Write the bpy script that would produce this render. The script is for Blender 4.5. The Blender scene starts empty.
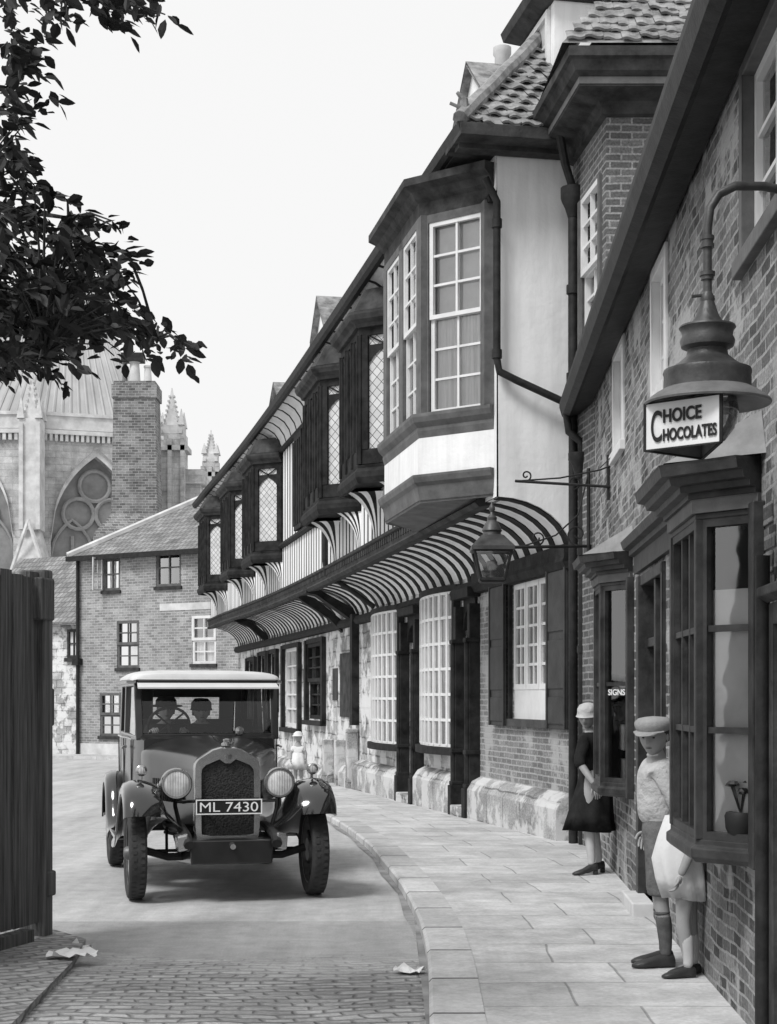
import bpy, bmesh, math, random
from mathutils import Vector, Matrix
R = math.radians
rnd = random.Random(7)
sc = bpy.context.scene
COL = sc.collection

# ---------------------------------------------------------------- camera
CAM_Z, F_PX, HOR = 1.65, 1600.0, 698.0
cam_d = bpy.data.cameras.new("camera")
cam_d.sensor_fit = 'HORIZONTAL'
cam_d.sensor_width = 36.0
cam_d.lens = 36.0 * F_PX / 777.0
cam_d.shift_y = (HOR - 512.0) / 777.0
cam_d.clip_end = 3000
cam = bpy.data.objects.new("camera", cam_d)
cam.location = (0, 0, CAM_Z)
cam.rotation_euler = (R(90), 0, 0)
COL.objects.link(cam)
sc.camera = cam
sc.view_settings.view_transform = 'Standard'
sc.view_settings.look = 'None'
sc.view_settings.exposure = 0
sc.render.resolution_x, sc.render.resolution_y = 777, 1024

# ---------------------------------------------------------------- light
SUN_EL, SUN_AZ = 50, -138          # azimuth measured from +Y towards +X
w = bpy.data.worlds.new("World"); sc.world = w; w.use_nodes = True
nt = w.node_tree
bg = nt.nodes['Background']
sky = nt.nodes.new('ShaderNodeTexSky'); sky.sky_type = 'NISHITA'; sky.sun_disc = False
sky.sun_elevation = R(SUN_EL); sky.sun_rotation = R(SUN_AZ)
sky.air_density = 1.5; sky.dust_density = 6.0
bw = nt.nodes.new('ShaderNodeRGBToBW')
mr = nt.nodes.new('ShaderNodeMapRange')      # hazy bright overcast: even, colourless
mr.inputs[1].default_value = 0; mr.inputs[2].default_value = 14
mr.inputs[3].default_value = 9.1; mr.inputs[4].default_value = 10.6
nt.links.new(sky.outputs[0], bw.inputs[0]); nt.links.new(bw.outputs[0], mr.inputs[0])
nt.links.new(mr.outputs[0], bg.inputs['Color']); bg.inputs['Strength'].default_value = 0.1
sd = bpy.data.lights.new("sun", 'SUN'); sd.energy = 2.7; sd.angle = R(18); sd.color = (1, 1, 1)
so = bpy.data.objects.new("sun", sd); COL.objects.link(so)
az, el = R(SUN_AZ), R(SUN_EL)
dirv = Vector((math.sin(az) * math.cos(el), math.cos(az) * math.cos(el), math.sin(el)))
so.rotation_euler = dirv.to_track_quat('Z', 'Y').to_euler()
so.location = (-20, -10, 40)

# ---------------------------------------------------------------- materials
def g(v): return (v, v, v, 1)
class NT:
    def __init__(s, name):
        s.m = bpy.data.materials.new(name); s.m.use_nodes = True
        s.t = s.m.node_tree; s.b = s.t.nodes['Principled BSDF']
        s.tc = s.t.nodes.new('ShaderNodeTexCoord')
        s.m.diffuse_color = g(.5)
    def n(s, k, **kw):
        x = s.t.nodes.new(k)
        for a, b in kw.items(): setattr(x, a, b)
        return x
    def l(s, a, b): s.t.links.new(a, b)
    def mapping(s, src, scale=(1, 1, 1), rot=(0, 0, 0)):
        m = s.n('ShaderNodeMapping'); m.inputs['Scale'].default_value = scale; m.inputs['Rotation'].default_value = rot
        s.l(s.tc.outputs[src], m.inputs[0]); return m.outputs[0]
    def noise(s, scale, detail=4, vec=None, rough=.55, src='Object', stretch=None):
        x = s.n('ShaderNodeTexNoise'); x.inputs['Scale'].default_value = scale
        x.inputs['Detail'].default_value = detail; x.inputs['Roughness'].default_value = rough
        if vec is None: vec = s.mapping(src, stretch) if stretch else s.tc.outputs[src]
        s.l(vec, x.inputs['Vector']); return x.outputs['Fac']
    def ramp(s, fac, stops):
        x = s.n('ShaderNodeValToRGB'); e = x.color_ramp.elements
        while len(e) < len(stops): e.new(.5)
        for i, (p, v) in enumerate(stops): e[i].position = p; e[i].color = g(v)
        s.l(fac, x.inputs[0]); return x.outputs[0]
    def mix(s, fac, a, b, mode='MIX'):
        x = s.n('ShaderNodeMix', data_type='RGBA', blend_type=mode)
        for i, val in ((0, fac), (6, a), (7, b)):
            sock = x.inputs[i]
            if isinstance(val, (int, float)): sock.default_value = val if i == 0 else g(val)
            else: s.l(val, sock)
        return x.outputs[2]
    def bump(s, h, strength=.3, dist=.02, prev=None):
        x = s.n('ShaderNodeBump'); x.inputs['Strength'].default_value = strength; x.inputs['Distance'].default_value = dist
        s.l(h, x.inputs['Height'])
        if prev is not None: s.l(prev, x.inputs['Normal'])
        return x.outputs[0]
    def done(s, col, rough=.8, nrm=None, spec=.3, metal=0):
        if isinstance(col, (int, float)): s.b.inputs['Base Color'].default_value = g(col)
        else: s.l(col, s.b.inputs['Base Color'])
        if isinstance(rough, (int, float)): s.b.inputs['Roughness'].default_value = rough
        else: s.l(rough, s.b.inputs['Roughness'])
        s.b.inputs['Specular IOR Level'].default_value = spec
        s.b.inputs['Metallic'].default_value = metal
        if nrm is not None: s.l(nrm, s.b.inputs['Normal'])
        return s.m

def brick_mat(name, c1, c2, mortar, bw=.235, bh=.078, ms=.011, stain=.5, patch=0, patch_v=.6, bstr=.7, warp=.012):
    k = NT(name)
    uv = k.tc.outputs['UV']
    wn = k.n('ShaderNodeTexNoise'); wn.inputs['Scale'].default_value = 2.2; wn.inputs['Detail'].default_value = 2; k.l(uv, wn.inputs['Vector'])
    vs = k.n('ShaderNodeVectorMath', operation='SCALE'); vs.inputs['Scale'].default_value = warp * 2; k.l(wn.outputs['Color'], vs.inputs[0])
    va = k.n('ShaderNodeVectorMath', operation='ADD'); k.l(uv, va.inputs[0]); k.l(vs.outputs[0], va.inputs[1])
    br = k.n('ShaderNodeTexBrick'); br.inputs['Scale'].default_value = 1
    br.inputs['Brick Width'].default_value = bw; br.inputs['Row Height'].default_value = bh
    br.inputs['Mortar Size'].default_value = ms; br.inputs['Mortar Smooth'].default_value = .15; br.inputs['Bias'].default_value = -.1
    br.inputs['Color1'].default_value = g(c1); br.inputs['Color2'].default_value = g(c2); br.inputs['Mortar'].default_value = g(mortar)
    k.l(va.outputs[0], br.inputs['Vector'])
    n1 = k.noise(1.1, 6, src='UV', rough=.65); n2 = k.noise(38, 5, src='UV', rough=.75)
    c = k.mix(1, br.outputs['Color'], k.ramp(n1, [(.3, 1 - stain * .7), (.7, 1 + stain * .3)]), 'MULTIPLY')
    c = k.mix(1, c, k.ramp(n2, [(.32, .5), (.68, 1.35)]), 'MULTIPLY')
    if patch:
        n3 = k.noise(1.6, 6, src='UV', rough=.65)
        c = k.mix(k.ramp(n3, [(.5 - patch * .12 + .04, 0), (.5 - patch * .12 + .1, .85)]), c, patch_v)
    h = k.mix(.35, k.ramp(br.outputs['Fac'], [(0, 1), (1, 0)]), n2)
    return k.done(c, .9, k.bump(h, bstr, .02), .15)

def noisy(name, lo, hi, scale=3, rough=.8, bscale=30, bstr=.2, spec=.3, src='Object', stretch=None, metal=0, bd=.01):
    k = NT(name)
    n1 = k.noise(scale, 6, src=src, stretch=stretch, rough=.62)
    c = k.ramp(n1, [(.3, lo), (.7, hi)])
    n2 = k.noise(bscale, 4, src=src, stretch=stretch)
    return k.done(c, rough, k.bump(n2, bstr, bd), spec, metal)

M = {}
M['brick'] = brick_mat("weathered brick", .09, .33, .38, bw=.225, bh=.074, ms=.009, stain=.7, patch=.12, patch_v=.42, bstr=1, warp=.034)
M['brick_dark'] = brick_mat("dark brick", .1, .19, .3, stain=.5)
M['brick_far'] = brick_mat("hazed far brick", .24, .42, .52, bw=.27, bh=.1, stain=.45)  # brick colours lightened to paint in distance haze
M['brick_chim'] = brick_mat("chimney brick", .14, .32, .42, bw=.27, bh=.11, stain=.6)
M['brick_shutter'] = brick_mat("low wall brick", .19, .3, .42, stain=.45, patch=.15, patch_v=.4)
M['stone_wall'] = brick_mat("rough stone blocks", .4, .62, .24, bw=.55, bh=.3, ms=.016, stain=1.05, patch=.55, patch_v=.72, bstr=1, warp=.05)
M['plinth'] = brick_mat("plinth stone", .34, .5, .22, bw=.8, bh=.5, ms=.012, stain=.9, patch=.4, patch_v=.6, bstr=1, warp=.05)
M['ashlar'] = brick_mat("hazed pale limestone", .52, .64, .47, bw=.9, bh=.4, ms=.02, stain=.7)  # stone's own pale colour, lightened further as painted distance haze
M['gault'] = noisy("grey lead roof", .3, .46, .8, .8, 3, .2, stretch=(1, 1, .2))  # lead grey with distance haze worked into the colour
M['tracery'] = noisy("old stone tracery glass", .17, .3, 1.2, .8, 4, .3)
M['tracery_bar'] = noisy("dark tracery stone", .22, .34, 1.5, .85, 6, .3)  # kept close in tone to the window infill
M['ashlar_trim'] = noisy("limestone trim", .4, .68, 1.5, .85, 6, .3)
M['timber'] = noisy("black oak timber", .006, .035, 5, .75, 40, .5, .15)
M['timber2'] = noisy("weathered dark timber", .016, .075, 4, .75, 30, .5, .15)
M['grey_paint'] = noisy("grey painted wood", .07, .15, 4, .6, 22, .35, .25)
M['white_paint'] = noisy("white painted sash", .6, .74, 4, .5, 40, .1, .4)
M['shutter'] = noisy("dark painted shutter", .02, .05, 4, .6, 30, .3, .25)
M['shop_paint'] = noisy("dark shopfront paint", .012, .055, 5, .5, 24, .4, .25)
M['cut_white'] = noisy("faded pale moulding", .3, .42, 4, .6, 30, .2, .3)
k = NT("limewashed plaster")
n1 = k.noise(.9, 6); n2 = k.noise(9, 5); n3 = k.noise(2.5, 5, stretch=(3, 3, .35))
c = k.mix(1, k.ramp(n1, [(.3, .76), (.7, .88)]), k.ramp(n3, [(.3, .86), (.6, 1)]), 'MULTIPLY')
M['plaster'] = k.done(c, .9, k.bump(n2, .35, .02), .15)
M['soffit'] = noisy("grey soffit plaster", .6, .74, 3, .9, 20, .2, .1)  # a greyer plaster than on the walls
M['iron'] = noisy("black iron", .008, .03, 8, .6, 40, .3, .25)
M['lamp_iron'] = noisy("grey green lamp enamel", .015, .075, 7, .45, 60, .2, .5)
M['lamp_light'] = noisy("worn pale enamel", .09, .2, 6, .5, 40, .15, .4)
M['sign_white'] = noisy("opal sign glass", .66, .76, 5, .35, 50, .03, .5)
M['lead'] = noisy("weathered sheet lead", .14, .34, 3, .7, 20, .2, .3)
M['black'] = noisy("black lettering", .012, .016, 5, .5, 20, 0)
M['white_letter'] = noisy("white lettering", .75, .8, 5, .5, 20, 0)
M['tile'] = noisy("clay pantile", .1, .36, 5, .85, 30, .5, .2)
M['tile_far'] = brick_mat("hazed roof tiles", .22, .34, .13, bw=.22, bh=.3, ms=.02, stain=.6)  # tile colours kept light, distance haze painted in
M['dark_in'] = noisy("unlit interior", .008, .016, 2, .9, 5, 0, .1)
M['curtain'] = noisy("net curtain", .42, .86, 3.5, .9, 6, .6, .05, stretch=(7, 7, .35), bd=.05)  # upright light and dark streaks paint the shading of its folds
M['blind'] = noisy("pale window blind", .5, .8, 1.6, .9, 20, .1, .05)
M['door'] = noisy("dark door", .012, .022, 4, .6, 20, .1, .25)
M['skin'] = noisy("skin", .26, .34, 6, .55, 80, .05, .3)
M['skin_b'] = noisy("second skin tone", .27, .36, 6, .55, 80, .05, .3)  # skin tone of the boy, the child and the car riders
M['hair'] = noisy("dark hair", .015, .04, 20, .5, 90, .5, .3)
M['bark'] = noisy("bark", .03, .08, 8, .9, 25, .8, .1, stretch=(3, 3, .6))
k = NT("leaf"); ln = k.noise(3, 3)
M['leaf'] = k.done(k.ramp(ln, [(.3, .012), (.7, .035)]), .6, None, .2)
M['fence'] = noisy("tarred fence boards", .035, .2, 3.5, .8, 30, .7, .15, stretch=(9, 9, .35), bd=.02)
# car
k = NT("black coach paint"); n1 = k.noise(5, 4)
M['car'] = k.done(k.ramp(n1, [(.3, .005), (.7, .014)]), .3, None, .25)
k.b.inputs['Coat Weight'].default_value = .8; k.b.inputs['Coat Roughness'].default_value = .13; k.b.inputs['Coat IOR'].default_value = 1.5
k = NT("glossy black fender"); n1 = k.noise(4, 5)  # near-black paint under a smooth clear coat
M['fender'] = k.done(k.ramp(n1, [(.3, .006), (.7, .018)]), k.ramp(k.noise(6, 4), [(.3, .1), (.7, .2)]), None, .3)
k.b.inputs['Coat Weight'].default_value = 1; k.b.inputs['Coat Roughness'].default_value = .04; k.b.inputs['Coat IOR'].default_value = 1.6
M['car_roof'] = noisy("pale fabric car roof", .5, .6, 4, .6, 80, .15, .3)
M['nickel'] = noisy("nickel plate", .3, .48, 6, .2, 40, .03, .5, metal=.9)
M['dull_metal'] = noisy("dull steel", .08, .16, 8, .5, 40, .15, .5, metal=.4)
M['rubber'] = noisy("tyre rubber", .03, .055, 6, .85, 60, .3, .2)
k = NT("honeycomb radiator core"); v = k.n('ShaderNodeTexVoronoi'); v.inputs['Scale'].default_value = 60; k.l(k.tc.outputs['Object'], v.inputs['Vector'])
M['core'] = k.done(k.ramp(v.outputs['Distance'], [(.1, .004), (.6, .03)]), .6, k.bump(v.outputs['Distance'], .6, .01), .3)
k = NT("fluted lamp lens"); wv = k.n('ShaderNodeTexWave'); wv.inputs['Scale'].default_value = 14; k.l(k.tc.outputs['Object'], wv.inputs['Vector'])
n1 = k.noise(9, 3)
M['lens'] = k.done(k.mix(.5, k.ramp(wv.outputs['Fac'], [(0, .5), (1, .62)]), k.ramp(n1, [(.35, .2), (.65, .75)])), .12, k.bump(wv.outputs['Fac'], .3, .01), .7)
M['fabric_dark'] = noisy("dark wool cloth", .012, .028, 10, .9, 120, .4, .1)
M['fabric_mid'] = noisy("grey tweed", .1, .17, 9, .95, 14, .8, .1, bd=.03)
M['fabric_light'] = noisy("pale knitted wool", .4, .54, 9, .95, 14, .9, .1, bd=.03)
M['fabric_cap'] = noisy("grey check cap cloth", .26, .36, 20, .95, 120, .5, .1)
M['fabric_white'] = noisy("white cotton", .6, .72, 3, .9, 8, .4, .1, bd=.03)
M['stocking'] = noisy("pale stocking", .45, .55, 8, .7, 90, .1, .2)
M['sock'] = noisy("grey wool sock", .08, .13, 20, .95, 140, .5, .1)
M['shoe'] = noisy("dark leather", .02, .05, 10, .45, 60, .2, .4)
M['paper'] = noisy("scrap paper", .65, .8, 8, .9, 40, .2, .1)

def glass(name, refl_lo=.06, tint=.9):
    k = NT(name); t = k.t
    out = t.nodes['Material Output']; t.nodes.remove(k.b)
    tr = k.n('ShaderNodeBsdfTransparent'); tr.inputs[0].default_value = g(tint)
    gl = k.n('ShaderNodeBsdfGlossy'); gl.inputs['Roughness'].default_value = .03; gl.inputs[0].default_value = g(.95)
    bp = k.bump(k.noise(3, 2), .1, .02); k.l(bp, gl.inputs['Normal'])
    fr = k.n('ShaderNodeFresnel'); fr.inputs[0].default_value = 1.5
    ad = k.n('ShaderNodeMath', operation='ADD'); ad.use_clamp = True; ad.inputs[1].default_value = refl_lo; k.l(fr.outputs[0], ad.inputs[0])
    mx = k.n('ShaderNodeMixShader'); k.l(ad.outputs[0], mx.inputs[0]); k.l(tr.outputs[0], mx.inputs[1]); k.l(gl.outputs[0], mx.inputs[2])
    k.l(mx.outputs[0], out.inputs[0]); return k.m
M['glass'] = glass("old window glass", .14)
M['glass_car'] = glass("car glass", .0, .8)
# leaded lattice light
k = NT("leaded lattice glass")
mp = k.mapping('UV', (1, 1, 1), (0, 0, R(45)))
br = k.n('ShaderNodeTexBrick'); br.offset = 0; br.inputs['Scale'].default_value = 1
br.inputs['Brick Width'].default_value = .11; br.inputs['Row Height'].default_value = .11; br.inputs['Mortar Size'].default_value = .005
br.inputs['Color1'].default_value = g(.5); br.inputs['Color2'].default_value = g(.64); br.inputs['Mortar'].default_value = g(.04)
k.l(mp, br.inputs['Vector'])
M['lattice'] = k.done(br.outputs['Color'], .25, None, .6)
# ground
k = NT("flagstones")
uv = k.tc.outputs['UV']
def slabs(k, vec, bw, bh, ms, c1, c2, mo, off=.5):
    br = k.n('ShaderNodeTexBrick'); br.inputs['Scale'].default_value = 1; br.offset = off
    br.inputs['Brick Width'].default_value = bw; br.inputs['Row Height'].default_value = bh; br.inputs['Mortar Size'].default_value = ms
    br.inputs['Mortar Smooth'].default_value = .3
    br.inputs['Color1'].default_value = g(c1); br.inputs['Color2'].default_value = g(c2); br.inputs['Mortar'].default_value = g(mo)
    k.l(vec, br.inputs['Vector']); return br
def warped(k, amt, sc_=.8):
    wn = k.n('ShaderNodeTexNoise'); wn.inputs['Scale'].default_value = sc_; wn.inputs['Detail'].default_value = 2; k.l(k.tc.outputs['UV'], wn.inputs['Vector'])
    vs = k.n('ShaderNodeVectorMath', operation='SCALE'); vs.inputs['Scale'].default_value = amt; k.l(wn.outputs['Color'], vs.inputs[0])
    va = k.n('ShaderNodeVectorMath', operation='ADD'); k.l(k.tc.outputs['UV'], va.inputs[0]); k.l(vs.outputs[0], va.inputs[1]); return va.outputs[0]
br = slabs(k, warped(k, .14), .95, .72, .008, .52, .64, .36, .37)
n1 = k.noise(.6, 8, src='UV', rough=.68); n2 = k.noise(26, 7, src='UV', rough=.75); n4 = k.noise(3.2, 6, src='UV', rough=.7)
c = k.mix(1, br.outputs['Color'], k.ramp(n1, [(.3, .66), (.7, 1.12)]), 'MULTIPLY')
c = k.mix(1, c, k.ramp(n4, [(.35, .78), (.6, 1.06)]), 'MULTIPLY')
c = k.mix(1, c, k.ramp(n2, [(.3, .8), (.7, 1.14)]), 'MULTIPLY')
M['flags'] = k.done(c, .85, k.bump(k.mix(.4, k.ramp(br.outputs['Fac'], [(0, 1), (1, 0)]), k.mix(.5, n2, n4)), .8, .014), .2)
k = NT("kerb stone")
br = slabs(k, warped(k, .05), 5, 1.05, .02, .46, .64, .1, 0)
n2 = k.noise(18, 7, src='UV', rough=.75); n1 = k.noise(1.6, 6, src='UV', rough=.7)
c = k.mix(1, br.outputs['Color'], k.ramp(n2, [(.3, .76), (.7, 1.14)]), 'MULTIPLY')
c = k.mix(1, c, k.ramp(n1, [(.3, .68), (.65, 1.08)]), 'MULTIPLY')
M['kerb'] = k.done(c, .8, k.bump(k.mix(.4, k.ramp(br.outputs['Fac'], [(0, 1), (1, 0)]), n2), .8, .014), .2)
def road_cols(k):
    n1 = k.noise(.3, 8, rough=.66, src='UV'); n2 = k.noise(70, 5, rough=.8, src='UV'); n3 = k.noise(1.6, 7, stretch=(1.6, .16, 1), rough=.65, src='UV'); n4 = k.noise(5, 6, rough=.7, src='UV')
    c = k.mix(1, k.ramp(n1, [(.3, .42), (.7, .56)]), k.ramp(n3, [(.3, .76), (.7, 1.1)]), 'MULTIPLY')
    c = k.mix(1, c, k.ramp(n4, [(.32, .82), (.62, 1.05)]), 'MULTIPLY')
    return k.mix(1, c, k.ramp(n2, [(.3, .72), (.7, 1.2)]), 'MULTIPLY'), n2, n4
k = NT("macadam road")
c, n2, n4 = road_cols(k)
M['road'] = k.done(c, .85, k.bump(k.mix(.4, n2, n4), .6, .014), .2)
def setts(name, fade):
    k = NT(name)
    w2 = k.n('ShaderNodeTexNoise'); w2.inputs['Scale'].default_value = 6; w2.inputs['Detail'].default_value = 3; k.l(k.tc.outputs['UV'], w2.inputs['Vector'])
    s2 = k.n('ShaderNodeVectorMath', operation='SCALE'); s2.inputs['Scale'].default_value = .07; k.l(w2.outputs['Color'], s2.inputs[0])
    a2 = k.n('ShaderNodeVectorMath', operation='ADD'); k.l(warped(k, .5, .7), a2.inputs[0]); k.l(s2.outputs[0], a2.inputs[1])
    ro = k.n('ShaderNodeMapping'); ro.inputs['Rotation'].default_value = (0, 0, R(-4)); k.l(a2.outputs[0], ro.inputs[0])
    br = slabs(k, ro.outputs[0], .2, .1, .024, .32, .46, .24, .45); br.inputs['Mortar Smooth'].default_value = .9
    n1 = k.noise(.9, 6, src='UV', rough=.65); n2 = k.noise(30, 6, src='UV', rough=.75); n3 = k.noise(1, 6, vec=k.mapping('UV', (1.6, 12, 1)), rough=.7)
    c = k.mix(1, br.outputs['Color'], k.ramp(n1, [(.3, .66), (.7, 1.15)]), 'MULTIPLY')
    c = k.mix(1, c, k.ramp(n2, [(.3, .72), (.7, 1.22)]), 'MULTIPLY'); c = k.mix(1, c, k.ramp(n3, [(.32, .55), (.68, 1.3)]), 'MULTIPLY')
    h = k.mix(.45, k.ramp(br.outputs['Fac'], [(0, 1), (1, 0)]), k.mix(.5, n2, n3))
    if fade:
        rc, r2, r4 = road_cols(k)
        sx = k.n('ShaderNodeSeparateXYZ'); k.l(k.tc.outputs['UV'], sx.inputs[0])
        m = k.n('ShaderNodeMath', operation='MULTIPLY_ADD'); k.l(k.noise(1.3, 7, src='UV', rough=.7, stretch=(.7, 1.6, 1)), m.inputs[0]); m.inputs[1].default_value = 3.4; k.l(sx.outputs[1], m.inputs[2])
        f = k.n('ShaderNodeMapRange'); k.l(m.outputs[0], f.inputs[0]); f.inputs[1].default_value = 11.7; f.inputs[2].default_value = 12.7
        c = k.mix(f.outputs[0], c, rc); h = k.mix(f.outputs[0], h, k.mix(.4, r2, r4))
    return k.done(c, .75, k.bump(h, 1, .025), .25)
M['setts'] = setts("worn setts", False); M['setts_fade'] = setts("setts worn into macadam", True)
M['gutter'] = noisy("dark gutter", .12, .34, 2.2, .7, 30, .6, .3)  # strip along the kerb foot, darker than the road

# ---------------------------------------------------------------- mesh helpers
IDN = lambda s, o, z: (s, o, z)
OFF = {}
class MB:
    def __init__(s, mp=IDN): s.v = []; s.f = []; s.mi = []; s.uv = []; s.mp = mp
    def face(s, pts, mat=0, uv=None, mp=None):
        a = [Vector(p) for p in pts]
        if uv is None:
            nn = Vector((0, 0, 0))
            for i in range(len(a)): nn += a[i].cross(a[(i + 1) % len(a)])
            x, y, z = abs(nn.x), abs(nn.y), abs(nn.z)
            if y >= x and y >= z: uv = [(p.x, p.z) for p in a]
            elif x >= z: uv = [(p.y, p.z) for p in a]
            else: uv = [(p.x, p.y) for p in a]
        mp = mp or s.mp
        b = len(s.v); s.v += [Vector(mp(*p)) for p in a]
        s.f.append(list(range(b, b + len(a)))); s.mi.append(mat); s.uv.append(list(uv))
    def box(s, x0, x1, y0, y1, z0, z1, mat=0, n=1, mp=None):
        if x0 > x1: x0, x1 = x1, x0
        if y0 > y1: y0, y1 = y1, y0
        if z0 > z1: z0, z1 = z1, z0
        for i in range(n):
            a, b = x0 + (x1 - x0) * i / n, x0 + (x1 - x0) * (i + 1) / n
            s.face([(a, y1, z0), (b, y1, z0), (b, y1, z1), (a, y1, z1)][::-1], mat, mp=mp)
            s.face([(a, y0, z0), (b, y0, z0), (b, y0, z1), (a, y0, z1)], mat, mp=mp)
            s.face([(a, y0, z1), (b, y0, z1), (b, y1, z1), (a, y1, z1)], mat, mp=mp)
            s.face([(a, y0, z0), (b, y0, z0), (b, y1, z0), (a, y1, z0)][::-1], mat, mp=mp)
        s.face([(x0, y0, z0), (x0, y0, z1), (x0, y1, z1), (x0, y1, z0)], mat, mp=mp)
        s.face([(x1, y0, z0), (x1, y1, z0), (x1, y1, z1), (x1, y0, z1)], mat, mp=mp)
    def prism(s, prof, x0, x1, n=1, mat=0, closed=True, caps=True, mp=None):
        """profile [(o,z)] swept along s"""
        L = len(prof); seg = L if closed else L - 1
        for i in range(n):
            a, b = x0 + (x1 - x0) * i / n, x0 + (x1 - x0) * (i + 1) / n
            d = 0
            for j in range(seg):
                p, q = prof[j], prof[(j + 1) % L]
                dl = math.hypot(q[0] - p[0], q[1] - p[1])
                s.face([(a, *p), (b, *p), (b, *q), (a, *q)], mat, uv=[(a, d), (b, d), (b, d + dl), (a, d + dl)], mp=mp); d += dl
        if closed and caps:
            s.face([(x0, *p) for p in prof], mat, mp=mp); s.face([(x1, *p) for p in prof][::-1], mat, mp=mp)
    def wall(s, x0, x1, z0, z1, o, ops, depth=.15, step=2.0, mat=0, rmat=None, mp=None):
        """front skin at offset o with openings (s0,s1,z0,z1) and reveals going inwards"""
        rmat = mat if rmat is None else rmat
        xs = {x0, x1}; zs = {z0, z1}
        kx = x0
        while kx < x1: xs.add(kx); kx += step
        for a, b, c, d in ops: xs |= {a, b}; zs |= {c, d}
        xs = sorted(x for x in xs if x0 <= x <= x1); zs = sorted(z for z in zs if z0 <= z <= z1)
        for i in range(len(xs) - 1):
            for j in range(len(zs) - 1):
                cx, cz = (xs[i] + xs[i + 1]) / 2, (zs[j] + zs[j + 1]) / 2
                if any(a < cx < b and c < cz < d for a, b, c, d in ops): continue
                s.face([(xs[i], o, zs[j]), (xs[i], o, zs[j + 1]), (xs[i + 1], o, zs[j + 1]), (xs[i + 1], o, zs[j])], mat, mp=mp)
        for a, b, c, d in ops:
            e = o - depth
            s.face([(a, o, c), (a, e, c), (a, e, d), (a, o, d)], rmat, mp=mp)
            s.face([(b, o, c), (b, o, d), (b, e, d), (b, e, c)], rmat, mp=mp)
            s.face([(a, o, d), (a, e, d), (b, e, d), (b, o, d)], rmat, mp=mp)
            s.face([(a, o, c), (b, o, c), (b, e, c), (a, e, c)], rmat, mp=mp)
    def tube(s, pts, r, n=8, mat=0, mp=None, caps=True):
        mp = mp or s.mp
        P = [Vector(mp(*p)) for p in pts]
        rr = r if isinstance(r, (list, tuple)) else [r] * len(P)
        rings = []; up = None
        for i, p in enumerate(P):
            t = (P[min(i + 1, len(P) - 1)] - P[max(i - 1, 0)]).normalized()
            if up is None: up = Vector((0, 0, 1)) if abs(t.z) < .9 else Vector((1, 0, 0))
            a = (up - t * up.dot(t)).normalized(); up = a; b = t.cross(a)
            rings.append([p + (a * math.cos(2 * math.pi * j / n) + b * math.sin(2 * math.pi * j / n)) * rr[i] for j in range(n)])
        b0 = len(s.v)
        for ring in rings: s.v += ring
        for i in range(len(P) - 1):
            for j in range(n):
                q = (j + 1) % n
                s.f.append([b0 + i * n + j, b0 + i * n + q, b0 + (i + 1) * n + q, b0 + (i + 1) * n + j]); s.mi.append(mat); s.uv.append([(j / n, i), (q / n, i), (q / n, i + 1), (j / n, i + 1)])
        if caps:
            for ring, st in ((0, b0), (1, b0 + (len(P) - 1) * n)):
                fs = list(range(st, st + n)); s.f.append(fs if ring else fs[::-1]); s.mi.append(mat); s.uv.append([(0, 0)] * n)
    def lathe(s, prof, c=(0, 0, 0), n=24, mat=0, axis='z', mp=None, a0=0, a1=2 * math.pi):
        """profile [(r,h)] around an axis through c"""
        mp = mp or s.mp
        b0 = len(s.v); full = abs(a1 - a0 - 2 * math.pi) < 1e-6; m = n if full else n + 1
        for r, h in prof:
            for j in range(m):
                a = a0 + (a1 - a0) * j / n; x, y = r * math.cos(a), r * math.sin(a)
                p = {'z': (x, y, h), 'y': (x, h, y), 'x': (h, x, y)}[axis]
                s.v.append(Vector(mp(c[0] + p[0], c[1] + p[1], c[2] + p[2])))
        for i in range(len(prof) - 1):
            for j in range(n):
                q = (j + 1) % m
                s.f.append([b0 + i * m + j, b0 + i * m + q, b0 + (i + 1) * m + q, b0 + (i + 1) * m + j]); s.mi.append(mat); s.uv.append([(j, i), (j + 1, i), (j + 1, i + 1), (j, i + 1)])
    def loft(s, rings, mat=0, closed=True, caps=(False, False), mp=None):
        """rings: lists of equal length of 3D points"""
        mp = mp or s.mp; L = len(rings[0]); b0 = len(s.v)
        for r in rings: s.v += [Vector(mp(*p)) for p in r]
        for i in range(len(rings) - 1):
            for j in range(L if closed else L - 1):
                q = (j + 1) % L
                ids = [b0 + i * L + j, b0 + i * L + q, b0 + (i + 1) * L + q, b0 + (i + 1) * L + j]
                s.f.append(ids); s.mi.append(mat); s.uv.append([(s.v[t].x + s.v[t].y, s.v[t].z) for t in ids])
        for kk, st in ((0, b0), (1, b0 + (len(rings) - 1) * L)):
            if caps[kk]:
                ids = list(range(st, st + L)); s.f.append(ids if kk else ids[::-1]); s.mi.append(mat); s.uv.append([(s.v[t].x, s.v[t].z) for t in ids])
    def sweep(s, plan, prof, mat=0, mp=None, close_prof=True):
        """profile [(d,z)] swept around an open plan [(s,o)] offset outwards by d with mitres"""
        L = len(plan); nrm = []
        for i in range(L - 1):
            d = Vector((plan[i + 1][0] - plan[i][0], plan[i + 1][1] - plan[i][1])).normalized(); nrm.append(Vector((-d.y, d.x)))
        def at(i, d):
            if i == 0: m = nrm[0]
            elif i == L - 1: m = nrm[-1]
            else:
                m = (nrm[i - 1] + nrm[i]).normalized(); m = m / max(.3, m.dot(nrm[i]))
            return (plan[i][0] + m.x * d, plan[i][1] + m.y * d)
        P = len(prof)
        for i in range(L - 1):
            u = 0
            for j in range(P if close_prof else P - 1):
                (d0, z0), (d1, z1) = prof[j], prof[(j + 1) % P]
                a, b, c, e = at(i, d0), at(i + 1, d0), at(i + 1, d1), at(i, d1)
                s.face([(*a, z0), (*b, z0), (*c, z1), (*e, z1)], mat, mp=mp)
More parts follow.
